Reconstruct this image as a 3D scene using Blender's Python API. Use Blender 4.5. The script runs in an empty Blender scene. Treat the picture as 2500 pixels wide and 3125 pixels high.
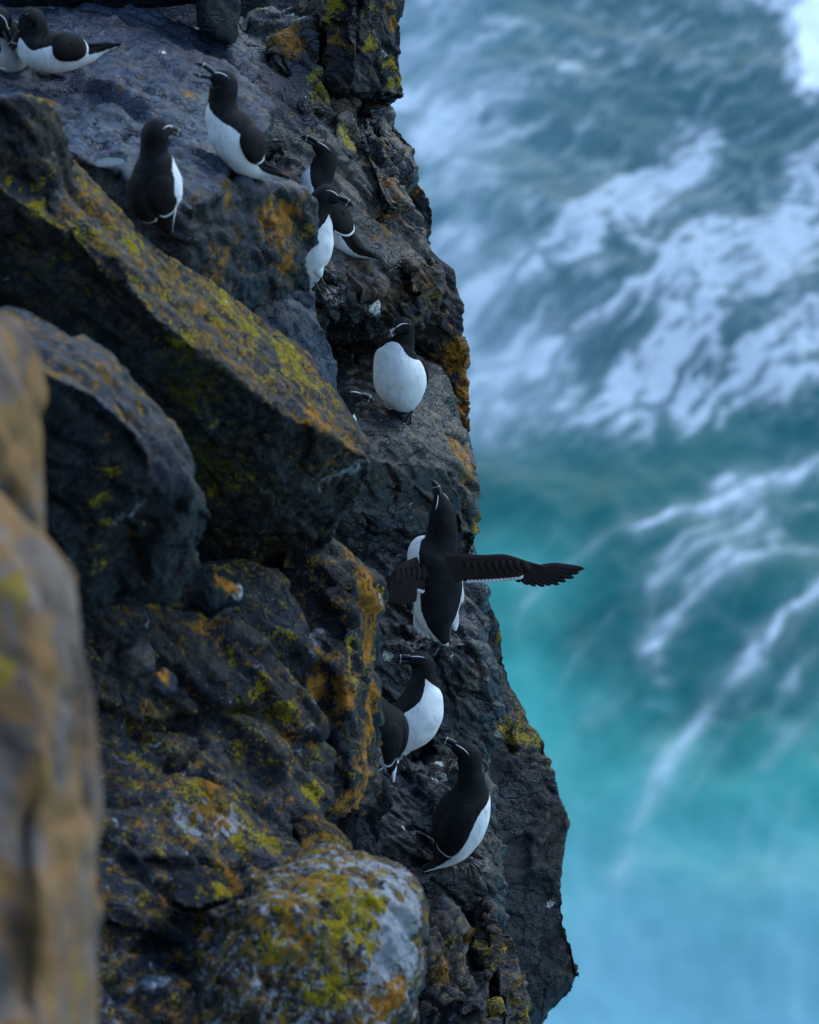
import bpy, bmesh, math
import numpy as np
from mathutils import Vector
from mathutils.bvhtree import BVHTree

# ------------------------------------------------------------------ camera, sky, sun, exposure
scene = bpy.context.scene
COL = scene.collection
PITCH = math.radians(30.0)
FPX, CU, CV = 12500.0, 1250.0, 1562.5          # focal length and centre in photograph pixels
CAM = np.array((0.0, 0.0, 46.0))
AX_R = np.array((1.0, 0.0, 0.0))
AX_U = np.array((0.0, math.sin(PITCH), math.cos(PITCH)))
AX_F = np.array((0.0, math.cos(PITCH), -math.sin(PITCH)))

cam_d = bpy.data.cameras.new('camera')
cam_d.sensor_fit = 'VERTICAL'
cam_d.sensor_height = 36.0
cam_d.lens = 36.0 * FPX / 3125.0
cam_d.clip_start, cam_d.clip_end = 0.1, 20000.0
cam_d.dof.use_dof = True
cam_d.dof.focus_distance = 11.85
cam_d.dof.aperture_fstop = 0.144 / 0.033
cam = bpy.data.objects.new('camera', cam_d)
cam.location = CAM
cam.rotation_euler = (math.radians(90) - PITCH, 0, 0)
COL.objects.link(cam)
scene.camera = cam

SUN_EL, SUN_AZ = math.radians(50), math.radians(42)     # azimuth measured from +Y towards +X
world = bpy.data.worlds.new('World')
scene.world = world
world.use_nodes = True
wn = world.node_tree
for n in list(wn.nodes):
    wn.nodes.remove(n)
sky = wn.nodes.new('ShaderNodeTexSky')
sky.sky_type = 'NISHITA'
sky.sun_disc = False
sky.sun_elevation = SUN_EL
sky.sun_rotation = SUN_AZ
sky.air_density, sky.dust_density, sky.ozone_density = 2.0, 0.0, 7.0
bg = wn.nodes.new('ShaderNodeBackground')
bg.inputs['Strength'].default_value = 0.15
wo = wn.nodes.new('ShaderNodeOutputWorld')
wn.links.new(sky.outputs[0], bg.inputs[0])
wn.links.new(bg.outputs[0], wo.inputs[0])

sun_d = bpy.data.lights.new('sun', 'SUN')
sun_d.energy = 0.75
sun_d.angle = math.radians(25)
sun_d.color = (1.0, 0.985, 0.955)
sun = bpy.data.objects.new('sun', sun_d)
sdir = Vector((math.sin(SUN_AZ) * math.cos(SUN_EL), math.cos(SUN_AZ) * math.cos(SUN_EL), math.sin(SUN_EL)))
sun.rotation_euler = sdir.to_track_quat('Z', 'Y').to_euler()
COL.objects.link(sun)

vs = scene.view_settings
vs.view_transform = 'Standard'
vs.look = 'None'
vs.exposure = 0.88
vs.gamma = 1.0
vs.use_curve_mapping = False
scene.render.engine = 'CYCLES'
scene.cycles.use_denoising = True
scene.cycles.max_bounces = 5
scene.cycles.diffuse_bounces = 2
scene.cycles.glossy_bounces = 2

# ------------------------------------------------------------------ helpers
def P(u, v, d):
    """photograph pixel + distance along the view axis -> a point of the place"""
    return CAM + AX_R * ((u - CU) * d / FPX) + AX_U * (-(v - CV) * d / FPX) + AX_F * d

def cvec(x, y, z):
    """right, up, away -> world vector"""
    return AX_R * x + AX_U * y + AX_F * z

def pix(p):
    q = p - CAM
    d = q @ AX_F
    return CU + FPX * (q @ AX_R) / d, CV - FPX * (q @ AX_U) / d, d

def hsh(ix, iy, iz, seed):
    h = (ix.astype(np.uint32) * np.uint32(374761393) + iy.astype(np.uint32) * np.uint32(668265263)
         + iz.astype(np.uint32) * np.uint32(2147483647) + np.uint32((seed * 144665) & 0xffffffff))
    h = (h ^ (h >> np.uint32(13))) * np.uint32(1274126177)
    h = (h ^ (h >> np.uint32(16))) * np.uint32(2246822519)
    return h ^ (h >> np.uint32(15))

def rnd(h, k=0):
    h = (h + np.uint32(k * 0x9E3779B1 & 0xffffffff)) * np.uint32(2654435761)
    h = h ^ (h >> np.uint32(15))
    return (h & np.uint32(0xffffff)).astype(np.float32) / np.float32(0xffffff)

def vnoise(p, seed=0):
    """gradient-like value noise in -1..1"""
    f = np.floor(p)
    i = f.astype(np.int64)
    t = (p - f).astype(np.float32)
    w = t * t * t * (t * (t * 6 - 15) + 10)
    out = 0
    for dx in (0, 1):
        for dy in (0, 1):
            for dz in (0, 1):
                h = hsh(i[:, 0] + dx, i[:, 1] + dy, i[:, 2] + dz, seed)
                g = (rnd(h, 1) * 2 - 1) * (t[:, 0] - dx) + (rnd(h, 2) * 2 - 1) * (t[:, 1] - dy) + (rnd(h, 3) * 2 - 1) * (t[:, 2] - dz)
                wt = (w[:, 0] if dx else 1 - w[:, 0]) * (w[:, 1] if dy else 1 - w[:, 1]) * (w[:, 2] if dz else 1 - w[:, 2])
                out = out + wt * g
    return out * 1.4

def fbm(p, octaves=4, seed=0, gain=0.5):
    a, s, out = 1.0, 1.0, 0
    for o in range(octaves):
        out = out + a * vnoise(p * s + 17.3 * o, seed + o)
        a *= gain
        s *= 2.03
    return out

def facets(p, seed, soft=0.07):
    """piecewise planar relief of fractured rock (-1..1) and distance to the joint"""
    f = np.floor(p)
    i = f.astype(np.int64)
    n = len(p)
    d1 = np.full(n, 9.0, np.float32)
    d2 = np.full(n, 9.0, np.float32)
    h1 = np.zeros(n, np.float32)
    h2 = np.zeros(n, np.float32)
    pf = p.astype(np.float32)
    for dx in (-1, 0, 1):
        for dy in (-1, 0, 1):
            for dz in (-1, 0, 1):
                jx, jy, jz = i[:, 0] + dx, i[:, 1] + dy, i[:, 2] + dz
                h = hsh(jx, jy, jz, seed)
                ex = pf[:, 0] - jx - rnd(h, 1)
                ey = pf[:, 1] - jy - rnd(h, 2)
                ez = pf[:, 2] - jz - rnd(h, 3)
                d = ex * ex + ey * ey + ez * ez
                hv = (rnd(h, 4) - .5) * 1.2 + (rnd(h, 5) - .5) * ex * 1.6 + (rnd(h, 6) - .5) * ey * 1.6 + (rnd(h, 7) - .5) * ez * 1.6
                nb = d < d1
                h2 = np.where(nb, h1, np.where(d < d2, hv, h2))
                d2 = np.where(nb, d1, np.minimum(d2, d))
                h1 = np.where(nb, hv, h1)
                d1 = np.where(nb, d, d1)
    e = np.sqrt(d2) - np.sqrt(d1)
    w = .5 + .5 * np.clip(e / soft, 0, 1)
    return h1 * w + h2 * (1 - w), e

def sstep(a, b, x):
    t = np.clip((x - a) / (b - a), 0, 1)
    return t * t * (3 - 2 * t)

def link(name, me, mat=None, parent=None, smooth=True):
    o = bpy.data.objects.new(name, me)
    COL.objects.link(o)
    if mat is not None:
        me.materials.append(mat)
    if smooth:
        me.polygons.foreach_set('use_smooth', np.ones(len(me.polygons), bool))
    if parent is not None:
        o.parent = parent
    return o

def tag(o, label, cat, group=None):
    o['label'] = label
    o['category'] = cat
    if group:
        o['group'] = group
    return o

def mesh_np(name, co, faces):
    """faces: (n,k) int array or list of tuples"""
    me = bpy.data.meshes.new(name)
    if isinstance(faces, np.ndarray):
        k = faces.shape[1]
        me.vertices.add(len(co))
        me.vertices.foreach_set('co', np.asarray(co, np.float32).ravel())
        me.loops.add(faces.size)
        me.loops.foreach_set('vertex_index', faces.astype(np.int32).ravel())
        me.polygons.add(len(faces))
        me.polygons.foreach_set('loop_start', np.arange(len(faces), dtype=np.int32) * k)
        me.polygons.foreach_set('loop_total', np.full(len(faces), k, np.int32))
    else:
        me.from_pydata([tuple(map(float, c)) for c in co], [], faces)
    me.update(calc_edges=True)
    return me

def colattr(me, name, arr):
    a = me.attributes.new(name, 'FLOAT_COLOR', 'POINT')
    a.data.foreach_set('color', np.asarray(arr, np.float32).ravel())

# ------------------------------------------------------------------ materials
class NT:
    def __init__(self, name):
        self.m = bpy.data.materials.new(name)
        self.m.use_nodes = True
        self.t = self.m.node_tree
        for n in list(self.t.nodes):
            self.t.nodes.remove(n)
    def node(self, kind, **kw):
        n = self.t.nodes.new(kind)
        for k, v in kw.items():
            setattr(n, k, v)
        return n
    def put(self, sock, v):
        if hasattr(v, 'is_output') or isinstance(v, bpy.types.NodeSocket):
            self.t.links.new(v, sock)
        else:
            sock.default_value = v
    def math(self, op, a, b=0.0, c=0.0, clamp=False):
        n = self.node('ShaderNodeMath', operation=op, use_clamp=clamp)
        for s, v in zip(n.inputs, (a, b, c)):
            self.put(s, v)
        return n.outputs[0]
    def noise(self, co, scale, detail=4, rough=.55, dist=0.0):
        n = self.node('ShaderNodeTexNoise')
        self.put(n.inputs['Vector'], co)
        for k, v in (('Scale', scale), ('Detail', detail), ('Roughness', rough), ('Distortion', dist)):
            n.inputs[k].default_value = v
        return n.outputs[0]
    def mix(self, f, a, b):
        n = self.node('ShaderNodeMix', data_type='RGBA')
        self.put(n.inputs[0], f)
        for s, v in ((n.inputs[6], a), (n.inputs[7], b)):
            self.put(s, v if not isinstance(v, tuple) else (*v, 1.0))
        return n.outputs[2]
    def mixf(self, f, a, b):
        n = self.node('ShaderNodeMix')
        for s, v in zip((n.inputs[0], n.inputs[2], n.inputs[3]), (f, a, b)):
            self.put(s, v)
        return n.outputs[0]
    def ss(self, x, lo, hi):
        n = self.node('ShaderNodeMapRange', interpolation_type='SMOOTHSTEP')
        self.put(n.inputs[0], x)
        self.put(n.inputs[1], lo)
        self.put(n.inputs[2], hi)
        return n.outputs[0]
    def coord(self):
        return self.node('ShaderNodeTexCoord').outputs['Object']
    def attr(self, name):
        n = self.node('ShaderNodeAttribute', attribute_name=name)
        s = self.node('ShaderNodeSeparateColor')
        self.t.links.new(n.outputs['Color'], s.inputs[0])
        return (*s.outputs[:3], n.outputs['Alpha'])
    def out(self, col, rough, bump=None, bstr=.5, bdist=.01, spec=.5, **kw):
        b = self.node('ShaderNodeBsdfPrincipled')
        self.put(b.inputs['Base Color'], col if not isinstance(col, tuple) else (*col, 1.0))
        self.put(b.inputs['Roughness'], rough)
        self.put(b.inputs['Specular IOR Level'], spec)
        for k, v in kw.items():
            self.put(b.inputs[k.replace('_', ' ')], v)
        if bump is not None:
            n = self.node('ShaderNodeBump')
            n.inputs['Strength'].default_value = bstr
            n.inputs['Distance'].default_value = bdist
            self.put(n.inputs['Height'], bump)
            self.t.links.new(n.outputs[0], b.inputs['Normal'])
        o = self.node('ShaderNodeOutputMaterial')
        self.t.links.new(b.outputs[0], o.inputs[0])
        return self.m

def make_rock_material():
    M = NT('lichened_rock')
    co = M.coord()
    lo, ly, lg, br = M.attr('paint_a')
    gu, wet, moss, pale = M.attr('paint_b')
    n_big = M.noise(co, 7, 4, .6, .4)
    n_mid = M.noise(co, 38, 5, .68, .3)
    n_fine = M.noise(co, 190, 5, .7)
    mp = M.node('ShaderNodeMapping')
    mp.inputs['Rotation'].default_value = (.5, .6, .9)
    mp.inputs['Scale'].default_value = (.6, 1.5, 1.0)
    dv = M.node('ShaderNodeMix', data_type='VECTOR')
    nz = M.node('ShaderNodeTexNoise')
    M.put(nz.inputs['Vector'], co)
    nz.inputs['Scale'].default_value = 30
    nz.inputs['Detail'].default_value = 3
    dv.inputs[0].default_value = .045
    M.t.links.new(co, dv.inputs[4])
    M.t.links.new(nz.outputs['Color'], dv.inputs[5])
    M.t.links.new(dv.outputs[1], mp.inputs[0])
    def chips(scale):
        v = M.node('ShaderNodeTexVoronoi')
        M.put(v.inputs['Vector'], mp.outputs[0])
        v.inputs['Scale'].default_value = scale
        sp = M.node('ShaderNodeSeparateColor')
        M.t.links.new(v.outputs['Color'], sp.inputs[0])
        e = M.node('ShaderNodeTexVoronoi', feature='DISTANCE_TO_EDGE')
        M.put(e.inputs['Vector'], mp.outputs[0])
        e.inputs['Scale'].default_value = scale
        return sp.outputs[0], M.ss(e.outputs['Distance'], 0.0, .09), v.outputs['Distance']
    c1, e1, d1 = chips(22)
    c2, e2, d2 = chips(60)
    t = M.math('MULTIPLY_ADD', n_mid, .55, M.math('MULTIPLY', n_big, .45))
    base = M.mix(M.ss(t, .37, .63), (.0014, .0022, .0042), (.0110, .0170, .0300))
    t = M.math('MULTIPLY_ADD', M.math('SUBTRACT', c2, .5), .10, t)
    base = M.mix(M.math('MULTIPLY', M.ss(n_fine, .58, .74), .16), base, (.08, .10, .13))
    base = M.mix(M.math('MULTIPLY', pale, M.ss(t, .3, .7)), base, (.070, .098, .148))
    bmask = M.math('MULTIPLY', M.math('POWER', br, 1.6), M.ss(M.noise(co, 17, 6, .65, .6), .32, .6))
    base = M.mix(bmask, base, M.mix(M.ss(n_mid, .4, .62), (.024, .016, .011), (.165, .115, .070)))
    ng = M.math('MULTIPLY_ADD', n_fine, .35, M.math('MULTIPLY', M.noise(co, 27, 4, .66, .8), .67))
    thr = M.math('MULTIPLY_ADD', lg, -.52, 0.8)
    gmask = M.ss(M.math('SUBTRACT', ng, thr), -.03, .05)
    base = M.mix(gmask, base, M.mix(n_mid, (.20, .22, .25), (.42, .44, .48)))
    n_dot = M.noise(co, 130, 5, .7, .3)
    crust = lambda n: M.math('MULTIPLY_ADD', n_dot, .80, M.math('MULTIPLY_ADD', n, 1.05, -.405))
    no = crust(M.noise(co, 24, 4, .66, .5))
    thr = M.math('MULTIPLY_ADD', lo, -.52, 0.8)
    od = M.math('SUBTRACT', no, thr)
    omask = M.ss(od, -.02, .04)
    ocol = M.mix(M.ss(n_mid, .36, .66), (.095, .056, .016), (.34, .158, .020))
    ocol = M.mix(M.ss(M.noise(co, 11, 4, .6), .5, .64), ocol, (.115, .085, .026))
    ocol = M.mix(M.ss(lo, .50, .74), ocol, M.mix(M.ss(n_mid, .38, .6), (.20, .085, .015), (.46, .185, .020)))
    base = M.mix(omask, base, ocol)
    ny = crust(M.noise(co, 19, 4, .64, .7))
    thr = M.math('MULTIPLY_ADD', ly, -.52, 0.81)
    ymask = M.ss(M.math('SUBTRACT', ny, thr), -.02, .035)
    base = M.mix(ymask, base, M.mix(M.ss(n_fine, .35, .65), (.095, .072, .007), (.42, .300, .012)))
    nm = crust(M.noise(co, 40, 4, .7, .4))
    thr = M.math('MULTIPLY_ADD', moss, -.52, 0.82)
    mmask = M.ss(M.math('SUBTRACT', nm, thr), -.03, .05)
    base = M.mix(mmask, base, M.mix(M.ss(n_fine, .4, .62), (.022, .024, .003), (.135, .125, .010)))
    nw = M.noise(co, 75, 6, .75, 1.2)
    thr = M.math('MULTIPLY_ADD', gu, -.60, .92)
    wmask = M.ss(M.math('SUBTRACT', nw, thr), -.02, .03)
    base = M.mix(wmask, base, (.72, .71, .66))
    lich = M.math('MAXIMUM', M.math('MAXIMUM', omask, ymask), M.math('MAXIMUM', mmask, M.math('MAXIMUM', gmask, wmask)))
    rough = M.mixf(wet, M.mixf(n_mid, .34, .62), M.mixf(n_mid, .06, .30))
    rough = M.mixf(lich, rough, .9)
    h = M.math('MULTIPLY_ADD', n_mid, .45, M.math('MULTIPLY', n_fine, .25))
    chip = M.math('MULTIPLY_ADD', c1, .9, M.math('MULTIPLY', c2, .45))
    chip = M.math('MULTIPLY_ADD', M.math('MULTIPLY', e1, M.ss(n_big, .4, .6)), .5, chip)
    h = M.math('MULTIPLY_ADD', chip, .85, h)
    return M.out(base, rough, h, 1.0, .012, M.mixf(wet, .10, .75))

ROCK = make_rock_material()

def make_pale_rock_material():
    M = NT('pale_weathered_rock')
    co = M.coord()
    a = M.noise(co, 7, 4, .55, .4)
    b = M.noise(co, 60, 4, .65)
    c = M.noise(co, 9, 3, .55, .8)
    base = M.mix(M.ss(a, .35, .65), (.090, .062, .048), (.225, .170, .140))
    base = M.mix(M.math('MULTIPLY', M.ss(b, .5, .7), .5), base, (.09, .075, .07))
    lo, ly, lg, br = M.attr('paint_a')
    base = M.mix(M.math('MULTIPLY', M.ss(M.math('ADD', c, M.math('MULTIPLY', lo, .28)), .46, .63), .8), base, (.26, .125, .035))
    base = M.mix(M.math('MULTIPLY', M.ss(M.math('ADD', M.noise(co, 12, 4, .6, .5), M.math('MULTIPLY', ly, .35)), .62, .74), .8), base, (.28, .185, .014))
    gu, wet, moss, pale = M.attr('paint_b')
    base = M.mix(M.math('MULTIPLY', wet, .9), base, (.012, .014, .018))  # on this rock the wet channel only darkens the colour, gloss unchanged
    return M.out(base, .8, b, .6, .008, .25)
PALE_ROCK = make_pale_rock_material()

# ------------------------------------------------------------------ rock builder
BED = np.stack([cvec(.74, -.62, .25), cvec(.60, .78, .18), cvec(-.3, .0, .95)])
BED /= np.linalg.norm(BED, axis=1)[:, None]
PAINT = 1.15
SHARP = (1.3, 1.45, .7)
BASINS = {}
ROCKS = []            # (object, bvh)

def slab(pts, back):
    """hull points: the listed corners plus the same corners pushed into the cliff"""
    f = [P(*p) for p in pts]
    b = cvec(*back)
    return f + [p + b for p in f]

def rows(rws, back):
    """concave outline as a stack of convex slabs: rows of (v, u_left, d_left, u_right, d_right)"""
    out = []
    for a, b in zip(rws[:-1], rws[1:]):
        out.append(slab([(a[1], a[0], a[2]), (a[3], a[0], a[4]), (b[1], b[0] + 4, b[2]), (b[3], b[0] + 4, b[4])], back))
    return out

def hit(u, v, bvh):
    d = P(u, v, 10.0) - CAM
    r = bvh.ray_cast(Vector(CAM), Vector(d).normalized())
    return (None, None) if r[0] is None else (np.array(r[0]), np.array(r[1]))

def rock(name, hulls, voxel, label=None, amp=(.030, .012, .004), cell=(.30, .10, .035), fine=.004, crack=.012,
         seed=1, aniso=(.42, 1.8, .9), base=None, paint=(), grooves=(), flats=(), structure=False, cat='rock', group=None, parent=None, cracks=0, mat=None):
    bm = bmesh.new()
    for h in hulls:
        vs_ = [bm.verts.new(tuple(map(float, p))) for p in h]
        r = bmesh.ops.convex_hull(bm, input=vs_)
        junk = [g for g in r['geom_interior'] + r['geom_unused'] if isinstance(g, bmesh.types.BMVert)]
        bmesh.ops.delete(bm, geom=list(set(junk)), context='VERTS')
    me = bpy.data.meshes.new(name)
    bm.to_mesh(me)
    bm.free()
    o = bpy.data.objects.new(name, me)
    COL.objects.link(o)
    md = o.modifiers.new('r', 'REMESH')
    md.mode = 'VOXEL'
    md.voxel_size = voxel
    dg = bpy.context.evaluated_depsgraph_get()
    me2 = bpy.data.meshes.new_from_object(o.evaluated_get(dg))
    o.modifiers.clear()
    o.data = me2
    bpy.data.meshes.remove(me)
    me2.name = name
    n = len(me2.vertices)
    co = np.empty(n * 3, np.float32)
    me2.vertices.foreach_get('co', co)
    co = co.reshape(-1, 3).astype(np.float64)
    nr = np.empty(n * 3, np.float32)
    me2.vertices.foreach_get('normal', nr)
    nr = nr.reshape(-1, 3).astype(np.float64)
    # relief
    q = (co @ BED.T) * np.array(aniso)
    warp = np.stack([fbm(co * 5 + 31 * k, 3, seed + 40 + k) for k in range(3)], 1)
    h = np.zeros(n)
    for k, (a, c) in enumerate(zip(amp, cell)):
        if c < voxel * 2.2 or a == 0:
            continue
        hv, e = facets(q / c + warp * (.10 if k == 0 else .15), seed * 7 + k)
        h += a * SHARP[k] * hv
        if k < 2:
            h -= crack * (.5 ** k) * np.exp(-(e / .07) ** 2) * (0.5 + 0.5 * np.clip(warp[:, 0] * 2, -1, 1))
    h += fine * .5 * fbm(co * 14, 3, seed + 9) + fine * .8 * fbm(q * 45, 2, seed + 19)
    bvh = None
    if paint or grooves or flats or cracks:
        dg = bpy.context.evaluated_depsgraph_get()
        bvh = BVHTree.FromObject(o, dg)
    gmask = np.zeros(n)
    grooves = list(grooves)
    if cracks:                                  # long thin joints along and across the bedding
        rg = np.random.RandomState(seed)
        facing = np.where((nr @ AX_F) < -.25)[0]
        for _ in range(cracks):
            a = co[facing[rg.randint(len(facing))]]
            u0, v0, _d = pix(a)
            an = math.radians(rg.choice([40, 48, 30, 72, 100]) + rg.uniform(-12, 12))
            ln, line = rg.uniform(45, 150), []
            for k in range(6):
                line.append((u0 + math.cos(an) * ln * k / 5 + rg.uniform(-5, 5), v0 + math.sin(an) * ln * k / 5 + rg.uniform(-5, 5)))
            grooves.append((line, rg.uniform(4, 7), rg.uniform(.012, .03)))
    for line, width, depth in grooves:
        pts = []
        for a, b in zip(line[:-1], line[1:]):
            for t in np.linspace(0, 1, 10):
                p, _ = hit(a[0] + (b[0] - a[0]) * t, a[1] + (b[1] - a[1]) * t, bvh)
                if p is not None:
                    pts.append(p)
        if not pts:
            continue
        pts = np.array(pts)
        lo_, hi_ = pts.min(0) - .1, pts.max(0) + .1
        sel = np.where(((co > lo_) & (co < hi_)).all(1))[0]
        dm = np.full(len(sel), 9.0)
        cs = co[sel] + warp[sel] * .03
        for p in pts:
            dm = np.minimum(dm, ((cs - p) ** 2).sum(1))
        w = width * 11 / FPX
        g = np.exp(-dm / (w * w))
        h[sel] -= depth * g
        gmask[sel] = np.maximum(gmask[sel], g)
    new = co + nr * h[:, None]
    for (u, v, r, key) in flats:              # a level basin that holds a puddle
        p, _ = hit(u, v, bvh)
        rr = r * ((p - CAM) @ AX_F) / FPX
        dd = np.sqrt(((co - p) ** 2).sum(1))
        g = sstep(rr * 1.25, rr * .95, dd)
        bowl = p[2] - .014 + .020 * sstep(.45, .95, dd / rr) + .10 * (new[:, 2] - p[2])
        new[:, 2] = new[:, 2] * (1 - g) + bowl * g
        BASINS[key] = (p - np.array((0, 0, .005)), rr)
    # paint
    A = np.zeros((n, 4))
    B = np.zeros((n, 4))
    up = nr[:, 2]
    if base:
        for key, fn in base.items():
            ch = 'lo ly lg br gu wet moss pale'.split().index(key)
            (A if ch < 4 else B)[:, ch % 4] += np.clip(fn(up, co) if callable(fn) else fn, -1, 1.2)
    for (u, v, r, key, s) in paint:
        p, _ = hit(u, v, bvh)
        if p is None:
            continue
        d = (p - CAM) @ AX_F
        rr = (1.7 if key == 'gu' else 1.25) * r * d / FPX
        ch = 'lo ly lg br gu wet moss pale'.split().index(key)
        w = s * PAINT * np.exp(-((co - p) ** 2).sum(1) / (rr * rr))
        (A if ch < 4 else B)[:, ch % 4] += w
    A = np.clip(A, 0, np.array([.70, .62, .95, 1.1]))
    B = np.clip(B, 0, np.array([.8, 1, .62, 1.1]))
    c0 = new.mean(0)
    me2.vertices.foreach_set('co', (new - c0).astype(np.float32).ravel())
    o.location = c0
    me2.update()
    colattr(me2, 'paint_a', A)
    colattr(me2, 'paint_b', B)
    me2.materials.clear()
    me2.materials.append(mat or ROCK)
    me2.polygons.foreach_set('use_smooth', np.ones(len(me2.polygons), bool))
    if structure:
        o['kind'] = 'structure'
    elif parent is None:
        tag(o, label, cat, group)
    ROCKS.append((name, new, me2))
    return o

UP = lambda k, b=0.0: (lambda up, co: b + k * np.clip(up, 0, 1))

# ------------------------------------------------------------------ the cliff and its rocks
BK = (-.45, -.05, .75)        # "into the cliff": left and away

# deep body of the cliff, down to the sea
rock('cliff', rows([(-500, -700, 13.3, 1130, 13.3), (300, -700, 12.9, 1120, 13.0), (1000, -700, 12.5, 1330, 12.9), (1700, -700, 12.2, 1400, 12.9),
                    (2300, -700, 12.2, 1480, 13.0), (3000, -700, 12.0, 1600, 13.2), (4200, -900, 13.0, 1640, 14.2)], (-.6, -.1, 1.6)),
     .06, structure=True, amp=(.06, .03, .0), cell=(.5, .2, .1), seed=3, base={'wet': .4})
rock('cliff_foot', rows([(3700, -900, 13.0, 1600, 13.9), (6500, -2500, 21, 1850, 21.5), (14000, -9000, 60, 2600, 66)], (-3, -.5, 5)),
     .6, structure=True, amp=(.3, .12, 0), cell=(3, 1.2, 1), fine=.02, seed=4, base={'wet': .4})

# unseen rock mass, added behind the viewpoint to block sky from the near faces
def world_hull(pts):
    return [np.array(p, float) for p in pts]
rock('sky_blocking_rock', [world_hull([(-70, -4, -2), (-9, -4, -2), (26, -26, -2), (20, -70, -2), (-70, -70, -2), (-60, -7, 70), (-16, -8, 64), (12, -28, 62), (10, -60, 64), (-60, -60, 72), (-7, -5, 44)])],
     1.0, structure=True, amp=(1.2, .5, 0), cell=(8, 3, 1), fine=.1, seed=5, base={'br': .3})

# ---- right-hand arete, in focus
rock('rock_pillar', [slab([(1000, -120, 12.0), (1120, -120, 11.95), (1225, -120, 12.15), (1234, 60, 12.15), (1243, 225, 12.15), (1235, 290, 12.15), (1185, 305, 12.15),
                           (1080, 285, 11.98), (1005, 235, 12.0)], (-.10, .05, .6)),
                     slab([(985, -120, 11.9), (1088, -120, 11.86), (1090, 220, 11.9), (1060, 300, 11.95), (1000, 250, 11.95)], (-.1, 0, .5))],
     .0055, 'dark upright rock pillar with yellow lichen spots at the top of the cliff edge', cracks=8, seed=11, amp=(.018, .010, .004),
     base={'lo': .20, 'ly': .16, 'lg': .22, 'br': .3, 'wet': .3},
     paint=[(1130, 40, 30, 'ly', .55), (1215, 240, 32, 'ly', .6), (1210, 190, 25, 'ly', .5), (1120, 140, 25, 'ly', .45), (1220, 70, 25, 'lo', .5), (1000, 20, 40, 'ly', .4),
            (960, 130, 35, 'lo', .3), (1020, 130, 30, 'lo', .35), (1180, 160, 18, 'lg', .4), (1190, 20, 20, 'lo', .5), (1205, 260, 26, 'lg', .3)])

rock('sloping_rock_face', [slab([(700, 40, 12.25), (990, 30, 12.4), (1085, 250, 12.25), (1180, 300, 12.3), (1225, 420, 12.2), (1240, 540, 12.12), (1290, 660, 12.1), (1330, 800, 12.05),
                                 (1120, 900, 11.75), (940, 800, 11.55), (800, 420, 11.65), (690, 200, 11.9)], (-.3, -.1, .7)),
                           slab([(830, 80, 12.0), (950, 75, 12.05), (985, 110, 12.0), (985, 220, 11.95), (1010, 330, 11.93), (940, 330, 11.88), (850, 200, 11.95)], (-.1, -.1, .5)),
                           slab([(1030, 350, 11.95), (1080, 330, 12.0), (1105, 440, 11.98), (1080, 480, 11.92), (1030, 460, 11.9)], (-.1, -.1, .4)),
                           slab([(1120, 330, 12.1), (1180, 310, 12.15), (1200, 420, 12.1), (1170, 480, 12.02), (1260, 640, 11.98), (1190, 640, 11.9), (1100, 420, 12.0)], (-.1, -.1, .4))],
     .0064, 'wet blue-black rock slope with slanting cracks behind the two crowded razorbills', cracks=26, seed=12, flats=[(915, 48, 60, 'slope')], amp=(.030, .014, .005), crack=.02, aniso=(.4, 1.9, 1.0),
     base={'lo': .22, 'ly': .1, 'br': .32, 'wet': .95, 'lg': .20},
     paint=[(870, 90, 50, 'lo', .4), (900, 150, 45, 'lo', .35), (960, 230, 40, 'ly', .35), (985, 300, 40, 'ly', .5), (940, 290, 22, 'gu', .55), (985, 370, 22, 'gu', .5), (1075, 430, 36, 'ly', .65),
            (1050, 400, 30, 'ly', .4), (1085, 370, 18, 'gu', .35), (1185, 530, 35, 'lo', .35), (1220, 460, 40, 'lo', .3), (1290, 640, 40, 'lo', .35), (1100, 600, 70, 'br', .4), (1250, 750, 70, 'br', .5),
            (800, 260, 120, 'wet', .3), (1240, 600, 50, 'lo', .25), (1180, 700, 60, 'lo', .2)],
     grooves=[([(870, 100), (930, 170), (960, 260), (1010, 330)], 12, .04), ([(1085, 250), (1110, 360), (1150, 440), (1220, 540), (1275, 640)], 16, .06),
              ([(830, 340), (880, 420), (920, 440)], 8, .02), ([(1060, 480), (1130, 560), (1200, 640), (1290, 720)], 12, .04), ([(1100, 560), (1150, 640), (1180, 660)], 10, .04)])

rock('outer_rock_edge', rows([(300, 1090, 12.4, 1196, 12.4), (380, 1100, 12.4, 1214, 12.4), (440, 1120, 12.4, 1260, 12.4), (530, 1130, 12.4, 1274, 12.4), (640, 1150, 12.4, 1322, 12.4),
                              (690, 1160, 12.4, 1330, 12.4), (745, 1170, 12.35, 1308, 12.4), (775, 1180, 12.35, 1330, 12.4), (820, 1200, 12.3, 1378, 12.4), (880, 1200, 12.3, 1388, 12.4),
                              (925, 1210, 12.3, 1412, 12.4), (1020, 1220, 12.4, 1408, 12.4), (1065, 1230, 12.45, 1420, 12.4), (1160, 1240, 12.45, 1433, 12.4), (1260, 1240, 12.4, 1434, 12.35), (1350, 1240, 12.4, 1426, 12.35)], (-.15, -.05, .6)),
     .006, 'narrow ragged outer cliff edge with bright orange lichen beside the front-facing razorbill', seed=13, amp=(.012, .009, .005), cell=(.16, .07, .03), crack=.016, fine=.005,
     base={'lo': .25, 'br': .4, 'wet': .3},
     paint=[(1405, 1070, 36, 'lo', .42), (1415, 1130, 36, 'lo', .42), (1415, 1210, 36, 'lo', .5), (1420, 1280, 34, 'lo', .5), (1400, 1220, 25, 'ly', .6), (1415, 1300, 25, 'ly', .6), (1265, 570, 30, 'lo', .4), (1240, 460, 30, 'lo', .4), (1385, 1110, 30, 'lo', .5)])

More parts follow.
